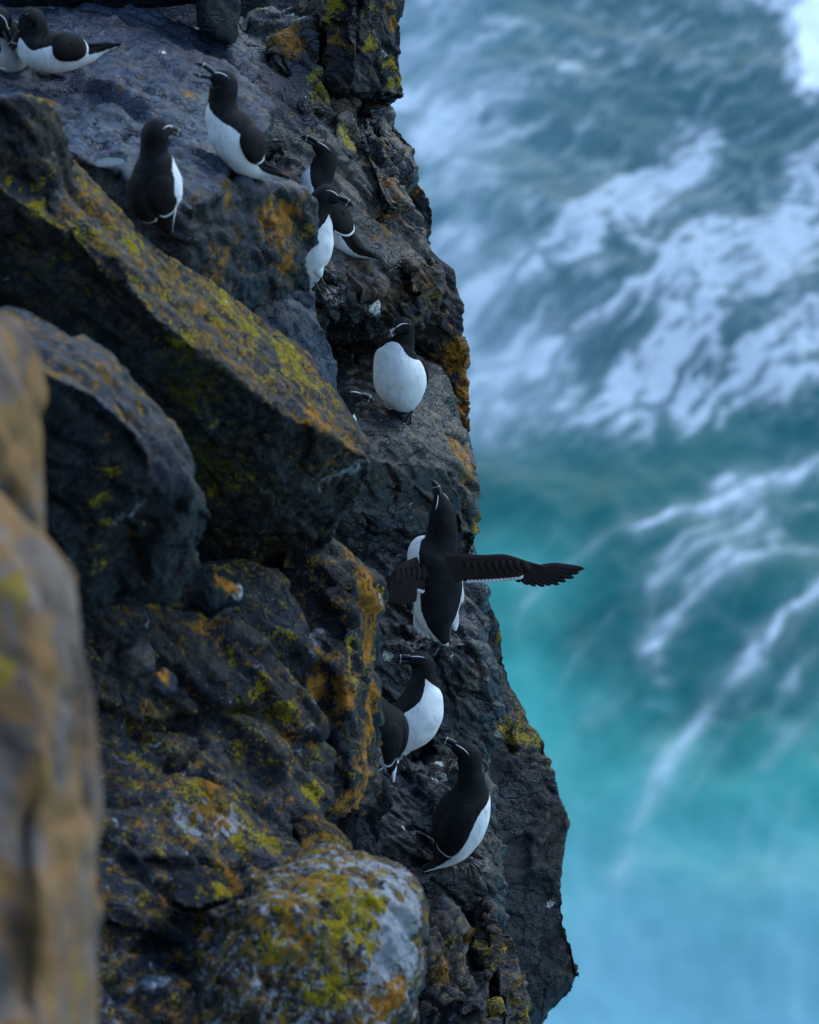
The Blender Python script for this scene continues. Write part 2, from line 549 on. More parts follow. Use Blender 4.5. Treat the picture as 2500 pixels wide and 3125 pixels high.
rock('tan_rock_block', [slab([(1130, 860, 11.78), (1230, 810, 11.92), (1330, 790, 12.0), (1362, 860, 12.0), (1366, 960, 12.02), (1340, 1006, 12.05), (1220, 985, 11.95), (1150, 950, 11.85)], (-.15, .05, .6)),
                        slab([(1250, 800, 11.85), (1330, 830, 11.95), (1345, 890, 11.95), (1262, 890, 11.84)], (-.1, 0, .4)),
                        slab([(1290, 900, 11.86), (1350, 890, 11.95), (1352, 970, 11.97), (1260, 985, 11.9), (1225, 930, 11.84)], (-.1, 0, .4)),
                        slab([(960, 760, 11.75), (1100, 770, 11.72), (1200, 840, 11.8), (1160, 900, 11.74), (980, 860, 11.68)], (-.1, .0, .6))],
     .0055, 'tan fractured rock block overhanging the front-facing razorbill', cracks=10, seed=14, amp=(.030, .016, .005), cell=(.17, .075, .03), crack=.022,
     base={'br': .8, 'lo': .25, 'ly': .1, 'wet': .2, 'pale': .35},
     paint=[(1340, 900, 26, 'ly', .5), (1300, 850, 40, 'lo', .25), (1300, 960, 60, 'pale', .5), (1280, 880, 60, 'pale', .4), (1270, 940, 80, 'br', .4)])

rock('shattered_rock_step', [slab([(940, 850, 11.72), (1060, 840, 11.75), (1150, 880, 11.85), (1200, 980, 11.95), (1170, 1010, 12.0), (1060, 1000, 11.9), (960, 960, 11.8)], (-.1, 0, .6)),
                             slab([(975, 870, 11.62), (1030, 860, 11.64), (1050, 950, 11.72), (985, 980, 11.72)], (-.05, 0, .4)),
                             slab([(1055, 880, 11.70), (1120, 880, 11.74), (1150, 960, 11.82), (1070, 985, 11.8)], (-.05, 0, .4))],
     .005, 'shattered dark rock step with white droppings under the looking-right razorbill', seed=15, amp=(.035, .02, .006), cell=(.13, .06, .025), crack=.03,
     base={'br': .35, 'wet': .8, 'lo': .1}, paint=[(1015, 915, 26, 'gu', .62), (1130, 920, 26, 'gu', .62), (1140, 945, 18, 'gu', .5), (1060, 930, 18, 'gu', .4), (1185, 960, 15, 'gu', .45)])

rock('smooth_rock_ledge', [slab([(960, 1050, 12.25), (1350, 1060, 12.5), (990, 1180, 11.8), (1370, 1190, 12.12), (1395, 1330, 11.98), (1440, 1390, 11.98), (1455, 1430, 11.98), (1464, 1530, 11.98),
                                 (1472, 1610, 12.0), (1462, 1660, 12.05), (1440, 1720, 12.1), (1060, 1730, 11.8), (1030, 1400, 11.5), (1200, 1330, 11.66), (1330, 1430, 11.75)], (-.2, -.2, .5)),
                           slab([(1400, 1560, 11.9), (1470, 1540, 12.0), (1478, 1630, 12.0), (1455, 1650, 12.0), (1410, 1640, 11.92)], (-.1, 0, .3))],
     .006, 'smooth brown-black rock ledge carrying the front-facing razorbill', cracks=24, seed=16, amp=(.014, .009, .003), cell=(.34, .10, .035), crack=.012, fine=.003, aniso=(.45, 1.7, 1),
     base={'br': .38, 'wet': .85, 'lo': .14},
     paint=[(1390, 1360, 60, 'lo', .35), (1420, 1400, 40, 'lo', .4), (1400, 1370, 28, 'gu', .4), (1350, 1280, 80, 'br', .4), (1450, 1500, 60, 'br', .6), (1430, 1480, 35, 'lo', .35), (1470, 1610, 30, 'ly', .7), (1465, 1575, 24, 'moss', .6),
            (1260, 1545, 12, 'gu', .6), (1290, 1300, 10, 'gu', .5), (1180, 1290, 9, 'gu', .5), (1230, 1330, 7, 'gu', .55), (1215, 1510, 24, 'ly', .45), (1250, 1580, 9, 'gu', .5), (1100, 1620, 12, 'gu', .5), (1445, 1440, 60, 'pale', .3), (1380, 1620, 50, 'lo', .2)],
     grooves=[([(1300, 1350), (1340, 1400), (1375, 1430)], 6, .02), ([(1220, 1420), (1260, 1440), (1300, 1430)], 6, .02), ([(1385, 1440), (1410, 1500), (1440, 1590), (1440, 1660)], 10, .03),
              ([(1080, 1560), (1130, 1600), (1200, 1620)], 7, .025), ([(1170, 1380), (1200, 1500), (1215, 1600)], 8, .025)])

rock('wet_black_rock_ledge', [slab([(1050, 1650, 12.1), (1445, 1650, 12.25), (1080, 1690, 11.78), (1448, 1690, 12.05), (1490, 1800, 12.05), (1505, 1900, 12.05), (1460, 1990, 11.9), (1100, 1990, 11.75)], (-.1, -.1, .6)),
                              slab([(1020, 1900, 12.1), (1470, 1900, 12.3), (1060, 1965, 11.60), (1440, 1965, 11.80), (1500, 1980, 11.95), (1535, 2070, 11.98), (1525, 2200, 12.0), (1480, 2350, 12.0), (1060, 2350, 11.75)], (-.1, -.1, .6))],
     .0058, 'glistening wet black rock below the wing-spreading razorbill', cracks=22, seed=17, amp=(.018, .014, .007), cell=(.2, .07, .03), crack=.02, fine=.007,
     base={'wet': 1.0, 'br': .15, 'lo': .06},
     paint=[(1180, 2000, 14, 'gu', .7), (1195, 2010, 10, 'gu', .6), (1380, 2000, 10, 'gu', .7), (1330, 2010, 8, 'gu', .6), (1420, 1985, 7, 'gu', .5), (1300, 2030, 7, 'gu', .5), (1500, 1900, 40, 'lo', .4), (1440, 2080, 50, 'lo', .25), (1470, 2140, 16, 'gu', .5), (1450, 2050, 40, 'br', .5), (1540, 2000, 40, 'ly', .3)],
     grooves=[([(1320, 2040), (1400, 2100), (1480, 2120)], 8, .03), ([(1390, 1900), (1440, 2000), (1470, 2120)], 8, .03), ([(1100, 1690), (1200, 1720), (1350, 1700)], 8, .025)])

rock('lower_rock_ledge', [slab([(1040, 2280, 12.1), (1480, 2280, 12.2), (1050, 2340, 11.65), (1420, 2340, 11.75), (1520, 2400, 11.98), (1520, 2560, 11.9), (1150, 2700, 11.6), (1480, 2700, 11.8)], (-.1, -.1, .5)),
                          slab([(1470, 2480, 11.8), (1512, 2490, 11.83), (1535, 2560, 11.85), (1545, 2720, 11.9), (1552, 2840, 11.95), (1480, 2850, 11.85), (1440, 2650, 11.7)], (-.1, -.05, .5)),
                          slab([(1180, 2590, 12.0), (1480, 2570, 12.0), (1200, 2690, 11.5), (1480, 2650, 11.66), (1535, 2680, 11.8), (1545, 2850, 11.9), (1220, 2900, 11.6)], (-.1, -.1, .5))],
     .0058, 'mottled dark rock ledge beneath the lowest razorbill', cracks=20, seed=18, amp=(.022, .013, .006), cell=(.2, .08, .03), crack=.02, fine=.006,
     base={'wet': .8, 'br': .38, 'pale': .05, 'lo': .05},
     paint=[(1338, 2330, 18, 'gu', .75), (1335, 2370, 16, 'gu', .7), (1365, 2300, 8, 'gu', .6), (1368, 2370, 9, 'gu', .6), (1225, 2530, 9, 'gu', .7), (1440, 2660, 9, 'gu', .6), (1400, 2690, 8, 'gu', .55), (1350, 2660, 8, 'gu', .5), (1280, 2440, 80, 'pale', .4), (1500, 2600, 60, 'br', .4)],
     grooves=[([(1230, 2520), (1290, 2530), (1320, 2560)], 7, .03), ([(1400, 2700), (1405, 2850)], 6, .02), ([(1480, 2560), (1500, 2640)], 5, .015)])

rock('lichened_rock_pinnacles', [slab([(1310, 2770, 11.42), (1350, 2745, 11.45), (1385, 2800, 11.5), (1395, 2870, 11.5), (1430, 2960, 11.5), (1440, 3030, 11.52), (1330, 3040, 11.4), (1300, 2900, 11.38)], (-.1, -.05, .5)),
                                 slab([(1480, 2790, 11.6), (1500, 2770, 11.62), (1535, 2850, 11.65), (1540, 2920, 11.65), (1490, 2990, 11.58), (1470, 2900, 11.55)], (-.1, -.05, .5)),
                                 slab([(1535, 2865, 11.68), (1558, 2860, 11.7), (1568, 2950, 11.72), (1590, 3030, 11.72), (1602, 3060, 11.72), (1602, 3200, 11.75), (1530, 3200, 11.6), (1525, 2980, 11.6)], (-.1, -.05, .5)),
                                 slab([(1410, 2830, 11.62), (1480, 2830, 11.65), (1480, 3040, 11.58), (1440, 3100, 11.52), (1400, 2960, 11.52)], (-.1, -.05, .5)),
                                 slab([(1250, 3010, 11.4), (1340, 3000, 11.38), (1480, 3070, 11.45), (1480, 3260, 11.5), (1240, 3260, 11.35)], (-.1, -.05, .5)),
                                 slab([(1505, 3080, 11.55), (1570, 3060, 11.6), (1580, 3260, 11.6), (1490, 3260, 11.5)], (-.1, -.05, .4))],
     .0058, 'cracked tan rock pinnacles with yellow and orange lichen at the bottom', seed=19, amp=(.035, .02, .007), cell=(.15, .07, .028), crack=.035, aniso=(1.4, .6, 1.0),
     base={'br': .75, 'pale': .4, 'lo': .20, 'ly': .15, 'wet': .25},
     paint=[(1500, 2900, 60, 'ly', .35), (1545, 2880, 22, 'ly', .6), (1500, 2990, 40, 'ly', .35), (1440, 2870, 60, 'lo', .3), (1575, 3000, 40, 'lo', .4), (1525, 3090, 28, 'ly', .65), (1380, 2870, 26, 'ly', .5), (1600, 3070, 25, 'ly', .5), (1340, 2960, 60, 'lo', .3)],
     grooves=[([(1475, 2780), (1480, 2900), (1490, 3040), (1500, 3125)], 10, .06), ([(1395, 2820), (1420, 2920), (1450, 3010)], 9, .05), ([(1535, 2870), (1540, 2980), (1565, 3080)], 8, .04), ([(1250, 3030), (1330, 3050), (1420, 3080)], 9, .05)])

rock('outer_cliff_wall', rows([(1700, 1330, 12.35, 1448, 12.35), (1790, 1380, 12.4, 1454, 12.4), (1805, 1390, 12.4, 1488, 12.4), (1870, 1400, 12.4, 1508, 12.45), (1965, 1420, 12.4, 1540, 12.5), (2080, 1440, 12.4, 1562, 12.5),
                               (2180, 1450, 12.4, 1602, 12.5), (2230, 1450, 12.4, 1640, 12.5), (2310, 1460, 12.4, 1690, 12.5), (2370, 1460, 12.4, 1700, 12.5), (2430, 1470, 12.4, 1710, 12.5), (2515, 1470, 12.4, 1734, 12.52),
                               (2580, 1470, 12.4, 1724, 12.55), (2650, 1480, 12.4, 1710, 12.56), (2720, 1480, 12.42, 1714, 12.58), (2830, 1480, 12.44, 1738, 12.6), (2900, 1480, 12.46, 1760, 12.62), (2976, 1480, 12.48, 1786, 12.66),
                               (3040, 1480, 12.5, 1720, 12.68), (3130, 1480, 12.52, 1632, 12.7), (3300, 1480, 12.55, 1600, 12.75)], (-.35, -.05, .7)),
     .0074, 'flat dark cliff wall dropping to a pointed foot above the water', cracks=16, seed=20, amp=(.020, .010, .005), cell=(.3, .08, .03), crack=.012, fine=.005, aniso=(.8, .8, 1),
     base={'br': .25, 'wet': .5, 'lo': .10, 'ly': .08},
     paint=[(1580, 2220, 50, 'ly', .36), (1625, 2270, 50, 'ly', .36), (1600, 2200, 50, 'lo', .3), (1540, 2200, 30, 'ly', .3), (1680, 2310, 40, 'br', .6), (1690, 2760, 14, 'gu', .75), (1700, 2600, 60, 'br', .5), (1530, 1950, 40, 'ly', .45), (1525, 1900, 30, 'lo', .5), (1550, 2060, 30, 'lo', .4), (1700, 2480, 40, 'br', .5), (1660, 2250, 50, 'lo', .25), (1740, 2950, 40, 'br', .4)],
     grooves=[([(1540, 2700), (1600, 2690), (1690, 2690)], 5, .015), ([(1665, 2460), (1700, 2530)], 7, .03), ([(1540, 2240), (1560, 2290)], 14, .05), ([(1650, 2330), (1690, 2420)], 7, .02)])

# ---- upper left shelf with its birds, nearer and softer
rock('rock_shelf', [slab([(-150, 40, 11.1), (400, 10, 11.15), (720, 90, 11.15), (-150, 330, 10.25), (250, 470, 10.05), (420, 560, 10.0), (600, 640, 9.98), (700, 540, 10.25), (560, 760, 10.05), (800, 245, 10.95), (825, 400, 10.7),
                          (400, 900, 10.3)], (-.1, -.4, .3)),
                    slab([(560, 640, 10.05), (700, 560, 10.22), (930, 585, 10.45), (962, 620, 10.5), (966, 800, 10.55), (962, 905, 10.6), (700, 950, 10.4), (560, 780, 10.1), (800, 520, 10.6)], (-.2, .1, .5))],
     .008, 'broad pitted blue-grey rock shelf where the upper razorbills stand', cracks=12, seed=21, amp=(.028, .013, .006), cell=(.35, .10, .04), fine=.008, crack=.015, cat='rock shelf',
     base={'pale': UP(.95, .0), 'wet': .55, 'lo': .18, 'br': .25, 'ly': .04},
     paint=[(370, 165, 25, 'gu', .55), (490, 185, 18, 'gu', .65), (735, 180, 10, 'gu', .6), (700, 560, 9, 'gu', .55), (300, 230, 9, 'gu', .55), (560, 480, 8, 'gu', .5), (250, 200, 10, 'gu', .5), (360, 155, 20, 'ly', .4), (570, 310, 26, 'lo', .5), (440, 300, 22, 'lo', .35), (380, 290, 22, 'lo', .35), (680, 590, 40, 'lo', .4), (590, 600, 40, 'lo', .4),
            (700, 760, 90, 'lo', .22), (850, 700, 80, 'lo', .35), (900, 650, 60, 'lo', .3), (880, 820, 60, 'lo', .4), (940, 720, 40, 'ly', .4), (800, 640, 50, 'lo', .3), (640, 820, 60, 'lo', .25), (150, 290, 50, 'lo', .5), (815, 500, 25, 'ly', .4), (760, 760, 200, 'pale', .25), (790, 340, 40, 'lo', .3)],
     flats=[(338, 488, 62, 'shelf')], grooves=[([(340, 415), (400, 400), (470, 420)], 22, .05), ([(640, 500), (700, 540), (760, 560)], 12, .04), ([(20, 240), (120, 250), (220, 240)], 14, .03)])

rock('overhanging_rock', [slab([(-200, -300, 11.0), (612, -300, 11.0), (612, 10, 11.15), (300, 28, 11.25), (-200, 38, 11.25)], (-.1, .3, .8)),
                          slab([(616, -300, 10.85), (722, -300, 10.95), (724, 128, 11.0), (690, 130, 10.97), (616, 96, 10.9)], (-.05, .1, .6))],
     .013, 'shadowed dark rock overhanging the shelf along the top edge', seed=22, amp=(.010, .006, .003), fine=.002, base={'wet': .2, 'lo': .05})

rock('lichened_boulder', [slab([(-150, 330, 9.15), (60, 290, 9.2), (130, 297, 9.25), (185, 335, 9.32), (215, 450, 9.42), (215, 560, 9.42), (160, 600, 9.27), (-150, 500, 9.22), (-150, 900, 9.5), (250, 800, 9.5)], (-.05, -.05, .25)),
                          slab([(150, 480, 9.6), (215, 500, 9.62), (330, 625, 9.72), (470, 742, 9.82), (150, 580, 9.25), (330, 800, 9.22), (480, 975, 9.30), (560, 830, 9.8), (300, 1000, 9.5)], (-.05, -.05, .2)),
                          slab([(430, 722, 9.8), (560, 792, 9.9), (720, 935, 10.08), (935, 1085, 10.25), (1003, 1200, 10.35), (1112, 1360, 10.38), (320, 795, 9.22),
                                (480, 975, 9.28), (700, 1130, 9.5), (860, 1270, 9.65), (1030, 1345, 9.85), (1100, 1400, 10.0)], (-.05, -.05, .2)),
                          slab([(-150, 480, 9.22), (160, 590, 9.26), (330, 805, 9.23), (480, 980, 9.30), (700, 1135, 9.52), (860, 1275, 9.67), (1030, 1350, 9.87), (1125, 1395, 10.0), (1140, 1440, 10.1), (1085, 1540, 10.25), (990, 1680, 10.4),
                                (890, 1760, 10.45), (720, 1740, 10.3), (630, 1640, 10.2), (540, 1450, 10.0), (430, 1200, 9.75), (-150, 1050, 9.6)], (-.1, .1, .4))],
     .0075, 'large wedge-shaped boulder with an orange and yellow lichened top slope and black face', cracks=8, seed=23, amp=(.016, .012, .006), cell=(.34, .12, .045), fine=.007, crack=.012, cat='boulder',
     base={'wet': .1, 'lo': UP(.52, .15), 'lg': .28, 'br': .5, 'pale': UP(.4), 'moss': lambda up, co: .27 - .2 * np.clip(up, 0, 1), 'ly': UP(.36, .12)},
     paint=[(740, 970, 60, 'ly', .5), (620, 780, 50, 'ly', .5), (860, 1060, 60, 'ly', .55), (920, 1150, 60, 'ly', .5), (640, 850, 40, 'ly', .5), (390, 760, 40, 'ly', .4), (400, 560, 45, 'lo', .4), (560, 1120, 110, 'moss', .25), (640, 1450, 120, 'moss', .25),
            (580, 1380, 90, 'moss', .25), (730, 1450, 70, 'ly', .30), (660, 1500, 60, 'ly', .28), (540, 1040, 40, 'ly', .4), (330, 760, 90, 'moss', .15), (120, 780, 120, 'moss', .12), (1050, 1450, 60, 'lg', .35), (1040, 1400, 60, 'lo', .25), (950, 1420, 50, 'lo', .3),
            (960, 1290, 40, 'lo', .4), (690, 925, 14, 'gu', .7), (470, 770, 12, 'gu', .6), (250, 750, 60, 'ly', .25), (100, 660, 40, 'ly', .3), (820, 1680, 40, 'ly', .3), (600, 1200, 60, 'moss', .3), (150, 320, 30, 'lo', .2), (100, 380, 130, 'lo', -.45), (60, 500, 130, 'lo', -.3)])

rock('grey_rock_slab', [slab([(700, 880, 10.55), (800, 915, 10.62), (960, 955, 10.85), (985, 1020, 10.9), (1003, 1120, 10.95), (1026, 1230, 10.98), (900, 1240, 10.7), (720, 1010, 10.45)], (-.15, -.15, .4)),
                        slab([(790, 850, 10.7), (860, 850, 10.75), (900, 900, 10.8), (860, 930, 10.75), (800, 900, 10.68)], (-.1, -.1, .3)),
                        slab([(900, 880, 10.8), (960, 890, 10.85), (970, 960, 10.9), (920, 950, 10.82)], (-.1, -.1, .3))],
     .007, 'smooth grey rock slab wedged behind the lichened boulder', seed=24, amp=(.016, .009, .004), base={'pale': .7, 'lo': .15, 'wet': .3},
     paint=[(1010, 1100, 35, 'lo', .4), (860, 880, 30, 'ly', .5), (920, 900, 30, 'ly', .4), (940, 960, 20, 'lo', .4)])

rock('blocky_boulder', [slab([(20, 945, 8.85), (110, 990, 8.9), (300, 1080, 9.0), (440, 1200, 9.1), (512, 1270, 9.12), (525, 1395, 9.15), (570, 1490, 9.2), (668, 1575, 9.25), (-100, 1040, 8.4), (100, 1110, 8.42), (300, 1215, 8.52), (430, 1330, 8.62),
                              (490, 1480, 8.75), (560, 1545, 8.9)], (-.05, -.05, .2)),
                        slab([(-100, 1050, 8.41), (100, 1115, 8.43), (300, 1220, 8.53), (430, 1335, 8.63), (500, 1485, 8.76), (660, 1582, 9.1), (625, 1650, 9.2), (585, 1750, 9.25), (500, 1850, 9.25), (280, 1900, 9.1), (-100, 1950, 8.9)], (-.1, .05, .35))],
     .010, 'blocky dark boulder with one yellow lichen streak left of the lichened boulder', seed=25, amp=(.020, .012, .006), cell=(.3, .1, .045), fine=.006, crack=.012, cat='boulder',
     base={'pale': UP(.8, .0), 'lo': UP(.36, .14), 'lg': .26, 'br': .3, 'wet': .12, 'ly': .10},
     paint=[(310, 1540, 34, 'ly', .5), (318, 1600, 34, 'ly', .45), (320, 1670, 50, 'ly', .25), (340, 1440, 40, 'ly', .35), (320, 1730, 40, 'ly', .3), (430, 1660, 12, 'lo', .8), (490, 1280, 40, 'lo', .4), (350, 1340, 30, 'lo', .3), (480, 1450, 30, 'lo', .4), (400, 1580, 40, 'lg', .3)])

# ---- lower left tumble of rocks
rock('orange_edged_rock', [slab([(900, 1650, 10.35), (1010, 1655, 10.45), (1085, 1705, 10.5), (1158, 1765, 10.55), (1172, 1860, 10.6), (1172, 2010, 10.6), (1150, 2110, 10.58), (1145, 2330, 10.58), (1140, 2450, 10.55),
                                 (1080, 1780, 10.3), (1060, 2100, 10.2), (1080, 2480, 10.25), (930, 2560, 10.2), (850, 2200, 10.15), (800, 1800, 10.25)], (-.15, 0, .4))],
     .008, 'tall rock with vivid orange lichen along its right edge hiding a razorbill tail', seed=26, amp=(.024, .013, .005), cell=(.25, .09, .04), cat='rock',
     base={'lo': .33, 'lg': .28, 'ly': .22, 'br': .2, 'wet': .15},
     paint=[(1120, 1780, 50, 'lo', .65), (1140, 1880, 45, 'lo', .75), (1150, 1980, 40, 'lo', .7), (1110, 1720, 40, 'lg', .6), (1150, 1830, 30, 'lg', .5), (1100, 1960, 40, 'ly', .4), (1080, 2060, 40, 'ly', .4), (920, 2010, 45, 'lo', .75), (930, 2080, 45, 'lo', .7),
            (950, 2170, 35, 'lg', .7), (900, 1960, 30, 'ly', .4), (1120, 2220, 50, 'lo', .6), (1110, 2330, 50, 'lo', .6), (1060, 2130, 40, 'lo', .4), (1130, 2110, 40, 'lo', .5), (1090, 2450, 60, 'lo', .5), (850, 1920, 30, 'ly', .4), (970, 1940, 30, 'lg', .4)],
     grooves=[([(810, 1930), (860, 2040), (900, 2150), (920, 2220)], 10, .04), ([(990, 2100), (1010, 2230), (1000, 2330)], 16, .05)])

rock('dark_rock_tooth', [slab([(1090, 2320, 11.0), (1165, 2345, 11.05), (1195, 2420, 11.1), (1198, 2540, 11.12), (1185, 2640, 11.1), (1080, 2640, 11.0)], (-.15, -.05, .4))],
     .008, 'small dark rock tooth under the half-hidden tail of the left-looking razorbill', seed=27, base={'br': .3, 'lo': .15, 'ly': .1}, paint=[(1140, 2480, 30, 'lo', .3)])

rock('layered_rock_bank', [slab([(250, 1830, 9.65), (540, 1770, 9.95), (760, 1750, 10.2), (880, 1790, 10.25), (950, 2000, 10.15), (980, 2250, 10.1), (600, 2270, 9.85), (250, 2220, 9.6)], (-.1, .0, .5)),
                           slab([(250, 2200, 9.65), (560, 2180, 9.85), (900, 2190, 10.1), (1000, 2290, 10.15), (1020, 2420, 10.1), (960, 2560, 10.0), (860, 2480, 9.9), (600, 2300, 9.72), (250, 2420, 9.45)], (-.1, 0, .5)),
                           slab([(250, 2430, 9.42), (440, 2340, 9.6), (600, 2290, 9.72), (720, 2320, 9.78), (880, 2490, 9.82), (900, 2590, 9.8), (700, 2640, 9.5), (480, 2620, 9.35), (250, 2610, 9.3)], (-.1, 0, .5)),
                           slab([(250, 2580, 9.3), (600, 2560, 9.5), (860, 2590, 9.7), (900, 2700, 9.6), (700, 2900, 9.3), (250, 2800, 9.15)], (-.1, 0, .5)),
                           slab([(230, 2780, 9.2), (700, 2800, 9.4), (900, 3000, 9.3), (900, 3300, 9.3), (230, 3300, 8.9)], (-.1, 0, .5))],
     .009, 'tumbled dark rock bank with mossy cracks filling the lower left', cracks=10, seed=28, amp=(.034, .016, .006), cell=(.25, .1, .045), fine=.007, crack=.02, cat='rock bank',
     base={'lo': UP(.24, .16), 'ly': UP(.18, .14), 'lg': UP(.15, .24), 'br': .35, 'pale': UP(.30, .0), 'wet': .15},
     paint=[(740, 2170, 60, 'moss', .7), (850, 2180, 45, 'moss', .6), (520, 2190, 50, 'moss', .5), (860, 2160, 30, 'ly', .5), (950, 2410, 35, 'ly', .6), (1030, 2410, 30, 'ly', .6), (760, 2300, 35, 'ly', .4), (780, 2100, 30, 'ly', .4), (760, 2570, 40, 'ly', .5),
            (720, 2580, 30, 'ly', .45), (620, 2400, 90, 'lo', .2), (620, 2520, 90, 'lo', .2), (600, 2420, 120, 'ly', .15), (680, 2520, 50, 'lg', .35), (560, 2520, 50, 'lg', .3), (880, 2250, 70, 'lo', .3), (460, 2180, 40, 'lo', .3), (640, 1910, 40, 'lo', .4), (700, 2690, 50, 'lo', .3), (860, 1960, 35, 'ly', .4), (1010, 2500, 35, 'ly', .4)],
     grooves=[([(300, 2390), (420, 2350), (520, 2300), (590, 2270)], 12, .06), ([(440, 2200), (600, 2195), (760, 2165), (880, 2190)], 13, .06), ([(660, 2320), (760, 2400), (840, 2490), (870, 2540)], 12, .06),
              ([(330, 2460), (480, 2470), (640, 2480), (840, 2540)], 9, .04), ([(500, 2650), (600, 2680), (720, 2680), (760, 2640)], 12, .05), ([(300, 2900), (500, 2850), (620, 2990), (700, 3060)], 14, .06), ([(620, 3000), (800, 3020), (860, 3100)], 14, .06)])

rock('rounded_lichened_boulder', [slab([(700, 2800, 9.2), (790, 2690, 9.35), (930, 2622, 9.5), (1080, 2602, 9.58), (1220, 2630, 9.6), (1290, 2675, 9.62), (1308, 2760, 9.62), (1310, 2900, 9.62), (1285, 3020, 9.58), (1240, 3300, 9.5),
                                        (820, 2790, 9.0), (1000, 2735, 9.12), (1180, 2740, 9.28), (1250, 2790, 9.36), (1240, 2960, 9.35), (1150, 3300, 9.2), (620, 3300, 8.95), (700, 2980, 9.0)], (-.15, -.05, .35))],
     .009, 'rounded pale boulder blotched with orange and yellow lichen at the bottom centre', seed=29, amp=(.020, .012, .005), cell=(.28, .1, .045), fine=.007, crack=.008, cat='boulder',
     base={'lo': UP(.16, .34), 'ly': UP(.14, .26), 'lg': lambda up, co: .44 + .10 * up, 'br': .6, 'pale': .35},
     paint=[(1225, 2850, 80, 'lg', .6), (1190, 2990, 80, 'lg', .6), (1225, 2850, 80, 'lo', -.25), (1190, 2990, 80, 'ly', -.2), (1250, 2750, 50, 'lg', .2), (1060, 2640, 70, 'lg', .3), (1290, 2800, 30, 'lo', .6), (1280, 2900, 30, 'lo', .55), (1210, 3020, 50, 'lo', .45), (1050, 2820, 90, 'ly', .35), (1090, 2760, 50, 'ly', .35),
            (1150, 2790, 40, 'ly', .4), (1260, 2890, 20, 'ly', .7), (960, 2700, 60, 'lo', .25), (1000, 3000, 60, 'ly', .3), (900, 2850, 80, 'lo', .25), (950, 3010, 24, 'ly', .6), (1180, 3080, 40, 'lo', .4)],
     grooves=[([(1150, 2890), (1155, 2960), (1150, 3060), (1158, 3125)], 10, .04)])

rock('orange_rock_knob', [slab([(905, 2520, 9.9), (960, 2480, 9.95), (1010, 2510, 9.98), (1070, 2580, 9.98), (1060, 2660, 9.9), (930, 2660, 9.8)], (-.1, -.05, .25))],
     .008, 'small brown-orange rock knob between the mossy bank and the rounded boulder', seed=30, amp=(.012, .008, .004), base={'lo': .5, 'ly': .25, 'br': .5})

# ---- loose stones
STONES = [('loose_stone', [(335, 1990, 9.25), (350, 1950, 9.3), (430, 1945, 9.32), (465, 1975, 9.32), (468, 2050, 9.3), (400, 2060, 9.25), (330, 2035, 9.22), (400, 1990, 9.2)], 'plain brown angular stone lodged left of the mossy crack', {'br': .7, 'pale': .7}, ()),
          ('loose_stone', [(470, 2060, 9.4), (500, 2035, 9.42), (540, 2060, 9.43), (552, 2110, 9.42), (500, 2120, 9.38), (465, 2095, 9.36)], 'small stone with an orange cap below the brown angular stone', {'lg': .3, 'pale': .4}, [(495, 2055, 30, 'lo', .9)]),
          ('loose_stone', [(560, 1780, 9.65), (620, 1740, 9.72), (690, 1740, 9.75), (748, 1790, 9.76), (745, 1830, 9.74), (660, 1860, 9.66), (570, 1850, 9.6), (650, 1790, 9.62)], 'dark round stone with orange and white lichen tucked under the lichened boulder', {'lg': .2}, [(690, 1775, 45, 'lo', .8), (725, 1810, 30, 'lg', .4)]),
          ('loose_stone', [(425, 3005, 8.88), (460, 2975, 8.93), (520, 2990, 8.93), (505, 3015, 8.9), (440, 3025, 8.86)], 'small pale flat stone near the bottom left', {'pale': 1.1, 'lg': .42}, ()),
          ('loose_stone', [(520, 2690, 9.15), (600, 2640, 9.25), (690, 2680, 9.28), (700, 2740, 9.2), (610, 2775, 9.12), (530, 2750, 9.1)], 'dark lichen-flecked stone resting left of the rounded boulder', {'lo': .3, 'ly': .25}, [(680, 2720, 30, 'ly', .5)])]
for k, (nm, pts, lab, bs, pt) in enumerate(STONES):
    rock(nm, [slab(pts, (-.02, -.02, .10))], .007, lab, seed=50 + k, amp=(.006, .004, .003), cell=(.1, .05, .03), fine=.003, crack=.003, base=bs, paint=pt, cat='stone')

